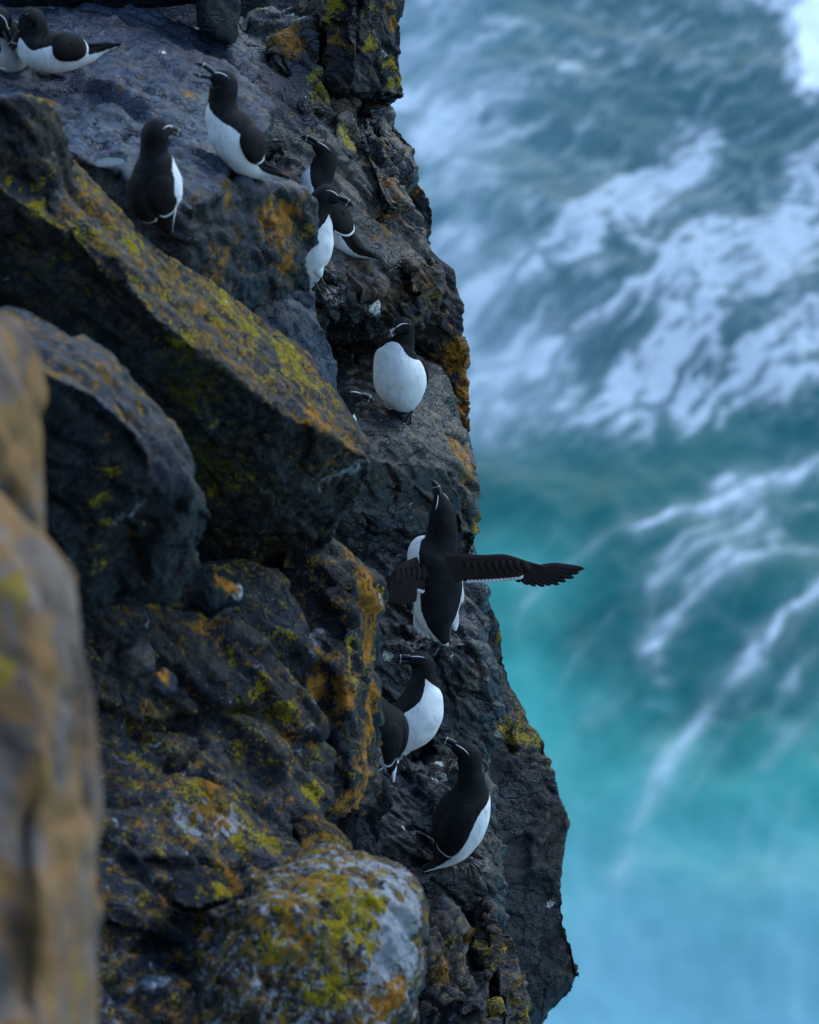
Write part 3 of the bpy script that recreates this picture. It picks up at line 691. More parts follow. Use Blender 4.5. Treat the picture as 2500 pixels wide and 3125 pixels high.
# ---- foreground, far out of focus
rock('foreground_rock', [slab([(-500, 900, 6.1), (-50, 915, 6.2), (80, 985, 6.3), (122, 1080, 6.3), (150, 1200, 6.3), (158, 1400, 6.3), (162, 1660, 6.3), (-500, 1700, 6.1), (-100, 1150, 6.0)], (-.1, -.05, .25))],
     .013, 'blurred pale rock with soft orange patches at the left edge, the upper of two', seed=31, amp=(.006, .003, 0), fine=.002, mat=PALE_ROCK, base={'lo': .2}, cat='rock',
     paint=[(60, 1250, 60, 'lo', .5), (120, 1480, 50, 'lo', .4), (40, 1060, 50, 'lo', .3)])
rock('foreground_rock', [slab([(-500, 1380, 5.6), (-50, 1450, 5.7), (70, 1560, 5.8), (170, 1650, 5.85), (238, 1740, 5.85), (266, 1900, 5.85), (286, 2150, 5.85), (302, 2400, 5.85), (316, 2560, 5.85), (304, 2800, 5.85), (298, 3400, 5.85), (-500, 3400, 5.4),
                               (100, 1850, 5.6), (150, 2400, 5.55), (140, 3400, 5.5)], (-.1, -.05, .25))],
     .013, 'blurred tall pale rock at the left edge, the lower of two', seed=32, amp=(.007, .004, 0), fine=.002, mat=PALE_ROCK, base={'lo': .15}, cat='rock',
     paint=[(40, 1800, 90, 'ly', .5), (20, 2050, 60, 'ly', .6), (150, 2300, 60, 'lo', .5), (200, 2550, 50, 'lo', .5), (250, 3000, 30, 'ly', .8), (285, 2450, 34, 'wet', .9), (280, 2250, 24, 'wet', .7), (40, 2950, 70, 'wet', .8)],  # wet entries here only paint near-black patches
     grooves=[([(250, 1950), (275, 2200), (285, 2450)], 26, .05), ([(100, 2500), (60, 2750), (110, 3050)], 34, .04)])

# ------------------------------------------------------------------ the sea far below
def build_sea():
    def axis(lo, hi, step, far):
        a = list(np.arange(lo, hi, step))
        s = step
        up_, dn = hi, lo
        while up_ < far:
            s *= 1.35
            up_ += s
            a.append(up_)
        s = step
        while dn > -far:
            s *= 1.35
            dn -= s
            a.insert(0, dn)
        return np.array(a)
    xs = axis(-3.0, 17.0, .115, 9000)
    ys = axis(54.0, 116.0, .20, 9000)
    X, Y = np.meshgrid(xs, ys)
    nx, ny = len(xs), len(ys)
    co = np.stack([X.ravel(), Y.ravel(), np.zeros(nx * ny)], 1)
    inside = (co[:, 0] > -4) & (co[:, 0] < 18) & (co[:, 1] > 53) & (co[:, 1] < 118)
    u, v, d = pix(co)
    front = d > 1
    # photograph-width units of 1725
    s = 1725 / 2500
    x, y = np.where(front, u * s, 0), np.where(front, v * s, 0)
    x = np.clip(x, 500, 2400)
    y = np.clip(y, -500, 2700)
    q = np.stack([co[:, 0], co[:, 1] * .55, np.zeros(len(co))], 1)
    w1 = fbm(q * .35, 4, 401)
    w2 = fbm(q * .35 + 50, 4, 402)
    xw, yw = x + 46 * w1, y + 40 * w2
    def blob(cx, cy, rx, ry, rot=0):
        c, sn = math.cos(math.radians(rot)), math.sin(math.radians(rot))
        dx, dy = xw - cx, yw - cy
        return np.exp(-(((dx * c + dy * sn) / rx) ** 2 + ((-dx * sn + dy * c) / ry) ** 2))
    def stroke(pts, amt, wide):
        out = np.zeros(len(x))
        k = (len(pts) - 1) * 14
        for i in range(k + 1):
            t = i / 14
            j = min(int(t), len(pts) - 2)
            f = t - j
            px = pts[j][0] + (pts[j + 1][0] - pts[j][0]) * f
            py = pts[j][1] + (pts[j + 1][1] - pts[j][1]) * f
            e = 1 - .0 * t
            r2 = (xw - px) ** 2 + (yw - py) ** 2 if py < 930 else (x + 14 * w1 - px) ** 2 + (y + 12 * w2 - py) ** 2
            if py < 930:
                out = np.maximum(out, np.exp(-r2 / (wide * 1.6) ** 2))
            else:
                out = np.maximum(out, .66 * np.exp(-r2 / (wide * .62) ** 2) + .34 * np.exp(-r2 / (wide * 2.2) ** 2))
        return amt * out
    foam = np.zeros(len(x))
    def add(a):
        nonlocal foam
        foam = foam + a * (1 - np.clip(foam, 0, 1) * .6)
    # dense white water, upper right corner
    add(1.5 * blob(1735, 40, 120, 95)); add(1.5 * blob(1740, 160, 95, 80)); add(.8 * blob(1570, 15, 60, 26)); add(.9 * blob(1700, 330, 60, 50))
    add(stroke([(1380, 30), (1260, 110), (1160, 160), (1050, 205), (950, 250)], .45, 26))
    add(stroke([(1500, 285), (1430, 350), (1380, 390)], 1.0, 30)); add(stroke([(1380, 390), (1290, 415), (1240, 470), (1190, 520)], .95, 32)); add(stroke([(1190, 520), (1120, 570), (1030, 600)], .5, 28))
    add(stroke([(1290, 430), (1120, 440), (1050, 480)], .35, 16)); add(stroke([(1400, 400), (1420, 450)], .6, 26)); add(stroke([(1330, 440), (1360, 530), (1380, 560)], .6, 30))
    add(stroke([(1730, 400), (1600, 480), (1500, 510), (1430, 590)], .85, 28)); add(stroke([(1430, 590), (1320, 640), (1220, 690), (1140, 740)], .62, 26))
    add(stroke([(1730, 530), (1620, 560), (1530, 600)], .5, 34)); add(stroke([(1620, 590), (1530, 650), (1440, 700), (1350, 780)], .85, 38)); add(stroke([(1350, 780), (1260, 820), (1180, 860)], .6, 30))
    add(stroke([(1730, 690), (1650, 720), (1600, 770)], .85, 40)); add(stroke([(1730, 800), (1640, 820), (1560, 830), (1480, 860)], .75, 34)); add(stroke([(1500, 760), (1420, 850), (1320, 870)], .5, 30))
    add(stroke([(1640, 490), (1730, 470)], .6, 26)); add(stroke([(1480, 560), (1560, 520), (1640, 540)], .5, 26)); add(stroke([(1560, 340), (1640, 440), (1730, 340)], .35, 20))
    add(stroke([(1740, 960), (1640, 1000), (1560, 1030)], .75, 26)); add(stroke([(1560, 1040), (1480, 1070), (1400, 1090), (1345, 1130)], 1.0, 15)); add(stroke([(1500, 1020), (1540, 1000)], .5, 15))
    add(stroke([(1600, 1100), (1500, 1150), (1430, 1190), (1385, 1250)], .55, 32)); add(stroke([(1740, 1160), (1620, 1175), (1540, 1205)], .5, 22)); add(stroke([(1540, 1205), (1480, 1250), (1420, 1310), (1370, 1370)], 1.0, 15))
    add(stroke([(1395, 1340), (1385, 1390)], .5, 16)); add(.45 * blob(1395, 1440, 14, 18)); add(.3 * blob(1380, 1495, 26, 14))
    add(stroke([(1740, 1250), (1650, 1320), (1580, 1380)], .9, 18)); add(stroke([(1580, 1380), (1520, 1450), (1470, 1510), (1430, 1570), (1395, 1630)], .62, 24)); add(stroke([(1395, 1640), (1350, 1760), (1290, 1880)], .22, 40))
    add(stroke([(1330, 1110), (1260, 1160), (1180, 1200), (1110, 1275), (1080, 1320)], .32, 14)); add(stroke([(1300, 1470), (1240, 1530)], .18, 30)); add(stroke([(1740, 1480), (1640, 1560), (1600, 1620)], .22, 30))
    add(stroke([(1730, 1370), (1640, 1450)], .3, 14)); add(stroke([(1500, 1290), (1570, 1330)], .16, 10)); add(.3 * blob(1660, 1450, 30, 18))
    for pts, a_, w_ in (([(1725, 1350), (1660, 1440), (1600, 1540)], .22, 10), ([(1560, 1480), (1500, 1590), (1440, 1700)], .16, 14), ([(1300, 1290), (1230, 1370), (1170, 1460)], .20, 11), ([(1660, 1560), (1600, 1680), (1560, 1780)], .15, 14),
                        ([(1250, 1480), (1190, 1570), (1150, 1660)], .15, 13), ([(1725, 1600), (1660, 1720), (1620, 1830)], .14, 16), ([(1725, 1060), (1600, 1090), (1520, 1130)], .35, 9), ([(1640, 1130), (1540, 1170), (1450, 1240)], .40, 9),
                        ([(1500, 1110), (1440, 1150), (1400, 1200)], .35, 9), ([(1400, 1570), (1360, 1700), (1310, 1830)], .2, 18), ([(1200, 1120), (1130, 1180), (1080, 1240)], .16, 10)):
        add(stroke(pts, a_, w_))
    # open dark patches the foam leaves
    for cx, cy, rx, ry, a in ((1620, 310, 95, 70, .9), (1500, 440, 70, 45, .7), (1330, 350, 60, 40, .3), (1190, 430, 70, 30, .25), (1240, 330, 120, 40, .2), (1600, 660, 60, 26, .5), (1180, 650, 60, 40, .25), (1660, 240, 60, 40, .5)):
        foam -= a * blob(cx, cy, rx, ry)
    # natural break-up: filaments drawn out along the drift
    xi, yi = co[:, 0] * 96, -co[:, 1] * 48
    al, ac = xi * .86 - yi * .5, xi * .5 + yi * .86
    st = np.stack([al / 190 + .5 * w1, ac / 60 + .7 * w2, np.zeros(len(co))], 1)
    br = fbm(st, 5, 411, .58)
    lace = .5 + .80 * fbm(st * 2.3 + 9, 5, 415, .58)
    fil = 1 - np.abs(fbm(st * 1.5 + 5, 5, 431, .55)) * 3.4
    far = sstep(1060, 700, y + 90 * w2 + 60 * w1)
    low = sstep(1250, 1500, y)
    foam = np.clip(foam, -.3, 2.4)
    core = np.clip(foam - 1.0, 0, 1) * sstep(1520, 1620, x) * sstep(430, 330, y)
    S = np.clip(foam, 0, 1.15)
    calm = sstep(890, 990, y)
    lc = lace * (1 - .55 * calm) + .62 * .55 * calm
    b_far = sstep(.66 - .52 * S, 1.16 - .40 * S, lace) * np.clip(S * 1.4, 0, 1)
    b_near = S * np.clip(.30 + 1.1 * lace, .25, 1.25)
    broken = b_far * (1 - calm) + b_near * calm
    foam = .70 * broken + (.16 + .06 * (1 - calm)) * S * (1 - .3 * low) + 1.4 * core
    foam = foam + far * .26 * np.clip(fil, 0, 1) * np.clip(.5 + 1.2 * br, 0, 1.2) + .04 * far + .05 * np.clip(fil, 0, 1)
    foam = np.clip(foam, 0, 1.1)
    veil = np.zeros(len(x))  # soft foam wash along the cliff, with sea mist painted in as foam
    for cx, cy, r, a_ in ((900, 60, 60, .3), (890, 130, 70, .45), (905, 220, 60, .45), (935, 290, 80, .48), (950, 390, 60, .45), (965, 520, 55, .42), (1000, 620, 60, .45), (1040, 700, 80, .52), (1065, 790, 80, .66), (1010, 850, 50, .45), (1130, 815, 70, .3)):
        veil = np.maximum(veil, a_ * np.exp(-((xw - cx) ** 2 + ((yw - cy) * 1.15) ** 2) / (1.45 * r) ** 2))
    veil = .85 * veil + .11 * far * sstep(480, 60, x - 850) * (1 + .8 * br)
    foam = np.clip(foam + veil * (.85 + .45 * br) * (1 - .5 * np.clip(foam, 0, 1)), 0, 1.1)
    foam = np.where(core > .02, foam, np.minimum(foam, .66 + .12 * calm))
    # water colour: depth of green, air bubbles from breaking waves
    front = 1400 + 60 * np.sin((x - 1080) / 210) + (x - 1300) * .10
    aer = sstep(-120, 210, y + 90 * w1 + 30 * br - front) * .80 + .55 * sstep(330, 60, np.hypot((x - 1060) * 1.2, (y - 1290) * .75)) * sstep(1050, 1200, y)
    aer = aer - .55 * blob(1640, 1430, 170, 60) - .5 * blob(1290, 1350, 120, 60) + .05 * br
    milky = sstep(1560, 2080, y + 60 * w2 - (x - 1250) * .12) * .95 + .25 * far * sstep(500, 0, x - 850) + .05 * br + .10 * low * np.clip(1 - np.abs(fbm(np.stack([(xi * .42 - yi * .9) / 420, (xi * .9 + yi * .42) / 70, 0 * x], 1), 4, 451)) * 3, 0, 1)
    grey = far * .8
    attr = np.stack([foam, np.clip(aer, 0, 1), np.clip(milky, 0, 1), np.clip(grey, 0, 1)], 1)
    z = .55 * fbm(np.stack([co[:, 0] * .10 + co[:, 1] * .03, co[:, 1] * .10, 0 * x], 1), 3, 421) + .16 * fbm(q * .5, 4, 422) + .05 * br * inside
    co[:, 2] = np.where(inside, z, z * .5) + .10 * np.clip(foam, 0, 1)
    i, j = np.meshgrid(np.arange(nx - 1), np.arange(ny - 1))
    a = (j * nx + i).ravel()
    me = mesh_np('sea', co, np.stack([a, a + 1, a + nx + 1, a + nx], 1))
    colattr(me, 'water', attr)
    M = NT('sea_water')
    fo, ae, mi, gr = M.attr('water')
    c = M.coord()
    water = M.mix(ae, (.000, .092, .092), (.045, .320, .275))
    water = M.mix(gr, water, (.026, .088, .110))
    water = M.mix(M.math('MULTIPLY', mi, .8), water, (.180, .385, .450))
    nf = M.noise(c, 1.6, 6, .65)
    f = M.math('ADD', fo, M.math('MULTIPLY', M.math('SUBTRACT', nf, .5), M.math('MULTIPLY', fo, .45)))
    fm = M.ss(f, .0, 1.08)
    col = M.mix(fm, water, M.mix(M.ss(fo, .70, .95), (.66, .72, .78), (.82, .86, .90)))
    m = M.out(col, M.mixf(fm, .38, .85), M.noise(c, .9, 4, .55), .08, .25, .08)
    o = link('sea', me, m)
    o['kind'] = 'structure'
build_sea()

# ------------------------------------------------------------------ razorbills
def make_plumage(name, dark, sc=1.0):
    M = NT(name)
    w, br_, _, _ = M.attr('plume')
    co = M.coord()
    n = M.noise(co, 160, 4, .6)
    mp = M.node('ShaderNodeMapping')
    mp.inputs['Scale'].default_value = (1.0, 1.0, .38)
    M.put(mp.inputs[0], co)
    nb = M.noise(mp.outputs[0], 85, 4, .65)
    nl = M.noise(co, 18, 3, .6)
    n_s = M.noise(co, 420, 3, .6)
    e = M.math('MULTIPLY_ADD', M.math('SUBTRACT', n, .5), .34, w)
    m = M.ss(e, .46, .54)
    black = M.mix(M.math('MULTIPLY', n_s, M.ss(nl, .3, .7)), dark, tuple(c * 3.2 for c in dark))
    black = M.mix(br_, black, (.027, .020, .018))
    white = M.mix(M.math('MULTIPLY', M.ss(nb, .42, .68), M.ss(nl, .35, .65)), (.85, .86, .87), (.58, .60, .62))
    h = M.math('MULTIPLY_ADD', nb, .6, M.math('MULTIPLY', n_s, .4))
    return M.out(M.mix(m, black, white), M.mixf(m, .62, .85), h, .55, .006, M.mixf(m, .10, .25))
PLUME = make_plumage('razorbill_plumage', (.0075, .0075, .0085))
def simple(name, col, rough, spec=.5):
    M = NT(name)
    n = M.noise(M.coord(), 220, 4, .6)
    return M.out(M.mix(n, tuple(c * .6 for c in col), tuple(min(1, c * 1.35) for c in col)), rough, n, .3, .002, spec)
BILL = simple('bill_horn', (.013, .014, .017), .33)
STRIPE = simple('white_feather', (.74, .75, .77), .8, .2)
FOOT = simple('foot_skin', (.022, .021, .023), .42)
EYE = simple('eye_gloss', (.012, .008, .006), .1)

def catmull(K, m):
    """rows of K interpolated at m samples per span"""
    K = np.asarray(K, float)
    n = len(K)
    out = []
    for i in range(n - 1):
        p0, p1, p2, p3 = K[max(i - 1, 0)], K[i], K[i + 1], K[min(i + 2, n - 1)]
        if i == 0:
            p0 = 2 * p1 - p2
        if i == n - 2:
            p3 = 2 * p2 - p1
        for j in range(m):
            t = j / m
            out.append(.5 * (2 * p1 + (p2 - p0) * t + (2 * p0 - 5 * p1 + 4 * p2 - p3) * t * t + (3 * p1 - p0 - 3 * p2 + p3) * t ** 3))
    out.append(K[-1])
    return np.array(out)

def plume(me, w, b):
    n = len(me.vertices)
    a = np.zeros((n, 4))
    a[:, 0] = w
    a[:, 1] = b
    a[:, 3] = 1
    colattr(me, 'plume', a)

class Bird:
    MS = 12
    NR = 72
    def __init__(self, label, d0, spine, k=.35, v0=None, group='razorbills on the cliff ledges'):
        self.d0 = d0
        self.m = d0 / FPX                       # metres per photograph pixel here
        self.k = k
        self.v0 = v0 if v0 is not None else max(s[1] for s in spine)
        base = self.at(spine[-3][0], self.v0, 0)
        self.root = bpy.data.objects.new('razorbill', None)
        self.root.empty_display_size = .1
        self.root.location = base
        self.base = base
        COL.objects.link(self.root)
        tag(self.root, label, 'bird', group)
        K = []
        for (u, v, z, w, rd, rv, vv, al) in spine:
            p = self.at(u, v, z)
            V = AX_R * vv[0] + AX_U * vv[1] - AX_F * vv[2]
            V = V / np.linalg.norm(V)
            K.append(np.concatenate([p, V, [w * self.m, rd * self.m, rv * self.m, math.radians(al)]]))
        S = catmull(K, self.MS)
        self.c = S[:, :3]
        T = np.gradient(self.c, axis=0)
        T /= np.linalg.norm(T, axis=1)[:, None]
        V = S[:, 3:6]
        V = V - (V * T).sum(1)[:, None] * T
        V /= np.linalg.norm(V, axis=1)[:, None]
        self.T, self.V, self.L = T, V, np.cross(T, V)
        self.w, self.rd, self.rv, self.al = (np.maximum(S[:, 6 + i], .0012 if i < 3 else -3) for i in range(4))
        self.body()
    def at(self, u, v, z=0):
        """pixel at this bird; z pixels towards the viewer; k leans the upright axis to true vertical"""
        return P(u, v, self.d0) - AX_F * ((z + (self.v0 - v) * self.k) * self.m)
    def surf(self, s, th, off=0.0):
        s = np.clip(np.asarray(s, float) * self.MS, 0, len(self.c) - 1.001)
        i = s.astype(int)
        f = (s - i)
        g = lambda a: a[i] * (1 - f)[..., None] + a[i + 1] * f[..., None] if a.ndim == 2 else a[i] * (1 - f) + a[i + 1] * f
        c, V, L = g(self.c), g(self.V), g(self.L)
        w, rd, rv = g(self.w), g(self.rd), g(self.rv)
        cs, sn = np.cos(th), np.sin(th)
        r = np.where(cs > 0, rv, rd)
        x, y = w * sn, r * cs
        nx, ny = sn / w, cs / r
        nl = np.sqrt(nx * nx + ny * ny)
        nx, ny = nx / nl, ny / nl
        off = np.asarray(off, float)
        return c + L * (x + off * nx)[..., None] + V * (y + off * ny)[..., None]
    def add(self, name, co, faces, mat, parent=None, w=None, b=0.0):
        me = mesh_np(name, np.asarray(co) - self.base, faces)
        if w is not None:
            plume(me, w, b)
        return link(name, me, mat, parent or self.root)
    def body(self):
        n, NR = len(self.c), self.NR
        th = np.linspace(-math.pi, math.pi, NR, endpoint=False)
        S, TH = np.meshgrid(np.arange(n) / self.MS, th, indexing='ij')
        co = self.surf(S, TH).reshape(-1, 3)
        j = np.linspace(0, 1, n)
        co = co + (co - np.repeat(self.c, NR, 0)) * (.035 * vnoise(co * 26, 77))[:, None]
        rad = (self.w + self.rv)[:, None] * .5
        wht = ((self.al[:, None] - np.abs(TH)) * rad / .03 + .5).ravel()
        wht = np.where(np.repeat(self.al, NR) < .02, 0, wht)
        i, k = np.meshgrid(np.arange(n - 1), np.arange(NR), indexing='ij')
        a = (i * NR + k).ravel()
        b = (i * NR + (k + 1) % NR).ravel()
        q = np.stack([a, b, b + NR, a + NR], 1)
        co = np.concatenate([co, self.c[:1] - self.T[:1] * .002, self.c[-1:] + self.T[-1:] * .002])
        wht = np.concatenate([np.clip(wht, -1, 2), [0, 0]])
        e0, e1 = n * NR, n * NR + 1
        cap = [(e0, (x + 1) % NR, x, x) for x in range(NR)] + [(e1, (n - 1) * NR + x, (n - 1) * NR + (x + 1) % NR, (n - 1) * NR + (x + 1) % NR) for x in range(NR)]
        faces = [tuple(x) for x in q] + [c[:3] for c in cap]
        self.body_obj = self.add('body', co, faces, PLUME, None, wht, 0.0)
    def patch(self, name, s0, s1, t0, t1, side, th=.010, shape=2.4, skew=0.0, parent=None, brown=.6, flare=0.0):
        """a folded wing lying on the flank: rounded shield over (s,theta)"""
        sc, ss, tc, ts = (s0 + s1) / 2, (s1 - s0) / 2, math.radians(t0 + t1) / 2, math.radians(t1 - t0) / 2
        R, A = 16, 56
        rho = np.linspace(0, 1, R + 1)[1:]
        ph = np.linspace(0, 2 * math.pi, A, endpoint=False)
        def f(r, a):
            c, s = np.cos(a), np.sin(a)
            x = np.sign(c) * np.abs(c) ** (2 / shape) * r
            y = np.sign(s) * np.abs(s) ** (2 / shape) * r
            return sc + ss * x, side * (tc + ts * y + skew * x), x
        self._wf = f
        Rr, Aa = np.meshgrid(rho, ph, indexing='ij')
        sv, tv, xx = f(Rr, Aa)
        off = th * (1 - Rr ** 5) * (1 + flare * np.clip(xx, 0, 1)) - .003 * Rr ** 5
        co = self.surf(sv, tv, off).reshape(-1, 3)
        ctr = self.surf(np.array([f(0.0, 0.0)[0]]), np.array([f(0.0, 0.0)[1]]), np.array([th]))
        co = np.concatenate([co, ctr])
        fs = []
        for i in range(R - 1):
            for j in range(A):
                q = (i * A + j, i * A + (j + 1) % A, (i + 1) * A + (j + 1) % A, (i + 1) * A + j)
                fs.append(q if side > 0 else q[::-1])
        for j in range(A):
            q = (R * A, (j + 1) % A, j)
            fs.append(q if side < 0 else q[::-1])
        return self.add(name, co, fs, PLUME, parent, np.zeros(len(co)), brown)
    def ribbon(self, name, pts, half, mat, parent=None, thick=.0012):
        """thin raised strip through 3D points with outward normals: pts = [(p, across, out)]"""
        co, fs = [], []
        n = len(pts)
        for i, (p, ac, ou) in enumerate(pts):
            hw = half * (math.sin(math.pi * (.12 + .76 * i / (n - 1))) ** .6)
            co += [p - ac * hw, p - ac * hw * .6 + ou * thick, p + ac * hw * .6 + ou * thick, p + ac * hw]
        for i in range(n - 1):
            for j in range(3):
                fs.append((i * 4 + j, i * 4 + j + 1, i * 4 + j + 5, i * 4 + j + 4))
        return self.add(name, co, fs, mat, parent)
    def wing_bar(self, wing, f, a0, a1, side, th=.010, half=.0028, rho=.90):
        pts = []
        for a in np.radians(np.linspace(a0, a1, 24)):
            P0 = []
            for r in (rho - .03, rho + .03):
                s, t, x = f(np.array([r]), np.array([a]))
                P0.append(self.surf(s, t, np.array([th * (1 - rho ** 5) + .0012]))[0])
            s, t, x = f(np.array([rho]), np.array([a]))
            up = self.surf(s, t, np.array([th + .01]))[0] - self.surf(s, t, np.array([0.0]))[0]
            ac = P0[1] - P0[0]
            pts.append(((P0[0] + P0[1]) / 2, ac / np.linalg.norm(ac), up / np.linalg.norm(up)))
        self.ribbon('wing_bar', pts, half, STRIPE, wing)
    def wings(self, s0, s1, t0, t1, bar=(-75, 75), tip=None, th=.011, skew=0.0, shape=2.4, sides=(1, -1), half=.0028, flare=0.0, brown=.25, rho=.90):
        for side in sides:
            w = self.patch('wing', s0, s1, t0, t1, side, th, shape, skew, brown=brown, flare=flare)
            if bar:
                self.wing_bar(w, self._wf, bar[0], bar[1], side, th, half, rho)
            if tip:
                self.patch('wing_tip', *tip, side, th * .45, 2.0, 0, parent=w, brown=brown * .6)
    def head(self, base, tip, dorsal, gape=0.0, size=1.0, stripe=(.02, .78, 124, 103), eye=(.86, 99)):
        b, t = self.at(*base), self.at(*tip)
        ax = t - b
        ln = np.linalg.norm(ax)
        ax /= ln
        D = AX_R * dorsal[0] + AX_U * dorsal[1] - AX_F * dorsal[2]
        D = D - (D @ ax) * ax
        D /= np.linalg.norm(D)
        Lt = np.cross(ax, D)
        b = b - ax * .010
        ln += .010
        ts = np.array([0, .12, .25, .4, .55, .62, .68, .78, .88, .95, 1.0])
        top = np.interp(ts, [0, .25, .5, .7, .85, .95, 1], [.0120, .0138, .0142, .0130, .0100, .0058, .0012]) * size
        bot = np.interp(ts, [0, .25, .5, .7, .85, .95, 1], [.0090, .0104, .0104, .0092, .0064, .0034, .0010]) * size
        wid = np.interp(ts, [0, .25, .5, .7, .85, 1], [.0090, .0075, .0062, .0050, .0036, .0010]) * size
        drop = np.interp(ts, [0, .5, .8, 1], [0, 0, -.0015, -.005]) * size
        NA = 20
        bill = None
        for half, sg in (('upper', 1), ('lower', -1)):
            g = math.radians(gape) * sg * .5
            a2 = ax * math.cos(g) + D * math.sin(g)
            d2 = D * math.cos(g) - ax * math.sin(g)
            h = top if sg > 0 else bot
            def ring(k, sc=1.0):
                out = []
                for q in range(NA):
                    a = 2 * math.pi * q / NA
                    y = sg * h[k] * (.5 + .5 * math.cos(a) * sc) + drop[k] * (1 if sg > 0 else .4)
                    out.append(b + a2 * (ts[k] * ln * (1 if sg > 0 else .96)) + Lt * (wid[k] * math.sin(a) * sc) + d2 * y)
                return out
            co = []
            for k in range(len(ts)):
                co += ring(k)
            co += [np.mean(co[:NA], 0), np.mean(co[-NA:], 0)]
            n = len(ts)
            fs = [(k * NA + q, k * NA + (q + 1) % NA, (k + 1) * NA + (q + 1) % NA, (k + 1) * NA + q) for k in range(n - 1) for q in range(NA)]
            fs += [(n * NA, (q + 1) % NA, q) for q in range(NA)] + [(n * NA + 1, (n - 1) * NA + q, (n - 1) * NA + (q + 1) % NA) for q in range(NA)]
            o = self.add('bill' if sg > 0 else 'lower_bill', co, fs, BILL)
            r1, r2 = ring(5, 1.07), ring(6, 1.07)
            r1 = [r1[q] * .62 + r2[q] * .38 for q in range(NA)]
            r2 = [r1[q] * .25 + r2[q] * .75 for q in range(NA)]
            fs = [(q, (q + 1) % NA, NA + (q + 1) % NA, NA + q) for q in range(NA)]
            self.add('bill_band', r1 + r2, fs, STRIPE, o)
        # white line from bill to eye, eyes
        for side in (1, -1):
            pts = []
            for k in np.linspace(0, 1, 14):
                s = np.array([stripe[0] + (stripe[1] - stripe[0]) * k])
                a = math.radians(stripe[2] + (stripe[3] - stripe[2]) * k)
                p = self.surf(s, np.array([side * a]), np.array([.0006]))[0]
                q = self.surf(s, np.array([side * a]), np.array([.0106]))[0]
                r = self.surf(s, np.array([side * (a + .06)]), np.array([.0006]))[0]
                pts.append((p, (r - p) / np.linalg.norm(r - p), (q - p) / .01))
            self.ribbon('eye_stripe', pts, .0016, STRIPE)
            e = self.surf(np.array([eye[0]]), np.array([side * math.radians(eye[1])]), np.array([-.001]))[0]
            bm = bmesh.new()
            bmesh.ops.create_icosphere(bm, subdivisions=2, radius=.0042)
            me = bpy.data.meshes.new('eye')
            bm.to_mesh(me)
            bm.free()
            o = link('eye', me, EYE, self.root)
            o.location = e - self.base
    def leg(self, top, heel, toe, spread=34, length=.050, thick=.011, foot_w=1.0):
        """feathered thigh, dark shank and webbed foot; points as (u,v,z)"""
        a, h, t = self.at(*top), self.at(*heel), self.at(*toe)
        ax = h - a
        n = np.linalg.norm(ax)
        ax /= n
        X = np.cross(ax, AX_F)
        X /= np.linalg.norm(X)
        Y = np.cross(ax, X)
        def tube(name, stations, mat, w=None):
            co, fs, NA = [], [], 12
            for (q, r) in stations:
                for k in range(NA):
                    an = 2 * math.pi * k / NA
                    co.append(q + X * math.cos(an) * r + Y * math.sin(an) * r)
            m = len(stations)
            fs = [(i * NA + k, i * NA + (k + 1) % NA, (i + 1) * NA + (k + 1) % NA, (i + 1) * NA + k) for i in range(m - 1) for k in range(NA)]
            fs += [tuple(range(NA - 1, -1, -1)), tuple(range((m - 1) * NA, m * NA))]
            return self.add(name, co, fs, mat, None, None if w is None else np.full(len(co), w))
        mid = a + ax * n * .45
        lg = tube('leg', [(a, thick * 1.7), (a + ax * n * .25, thick * 1.35), (mid, thick * .75), (mid + ax * .004, thick * .5)], PLUME, 1.0)
        f = t - h
        f /= np.linalg.norm(f)
        N = -ax - (-ax @ f) * f
        N /= np.linalg.norm(N)
        Sd = np.cross(f, N)
        co, fs = [], []
        # shank
        NA = 10
        for (q, r) in ((mid, .0042), (mid + ax * n * .3, .0036), (h + N * .003, .0046), (h + f * .004, .004)):
            for k in range(NA):
                an = 2 * math.pi * k / NA
                co.append(q + X * math.cos(an) * r + Y * math.sin(an) * r)
        fs += [(i * NA + k, i * NA + (k + 1) % NA, (i + 1) * NA + (k + 1) % NA, (i + 1) * NA + k) for i in range(3) for k in range(NA)]
        # web: fan with raised toes
        o0 = len(co)
        J, I = 13, 6
        for i in range(I + 1):
            r = length * i / I
            for j in range(J):
                x = -1 + 2 * j / (J - 1)
                an = math.radians(spread) * x * foot_w
                toe_ridge = max(math.exp(-((x - c) / .13) ** 2) for c in (-.92, 0, .92))
                rr = r * (.86 + .14 * toe_ridge) * (1.0 if abs(x) < .5 else .9 + .02)
                p = h + f * rr * math.cos(an) + Sd * rr * math.sin(an)
                co.append(p + N * (.0015 + .0045 * toe_ridge * (1 - .5 * i / I)))
        for i in range(I + 1):
            r = length * i / I
            for j in range(J):
                co.append(co[o0 + i * J + j] - N * .005)
        B = o0 + (I + 1) * J
        for i in range(I):
            for j in range(J - 1):
                q = (o0 + i * J + j, o0 + i * J + j + 1, o0 + (i + 1) * J + j + 1, o0 + (i + 1) * J + j)
                fs += [q, tuple(x + (I + 1) * J for x in q[::-1])]
        for j in range(J - 1):
            fs.append((o0 + I * J + j, o0 + I * J + j + 1, B + I * J + j + 1, B + I * J + j))
        for i in range(I):
            fs.append((o0 + i * J, o0 + (i + 1) * J, B + (i + 1) * J, B + i * J))
            fs.append((o0 + i * J + J - 1, B + i * J + J - 1, B + (i + 1) * J + J - 1, o0 + (i + 1) * J + J - 1))
        self.add('foot', co, fs, FOOT)
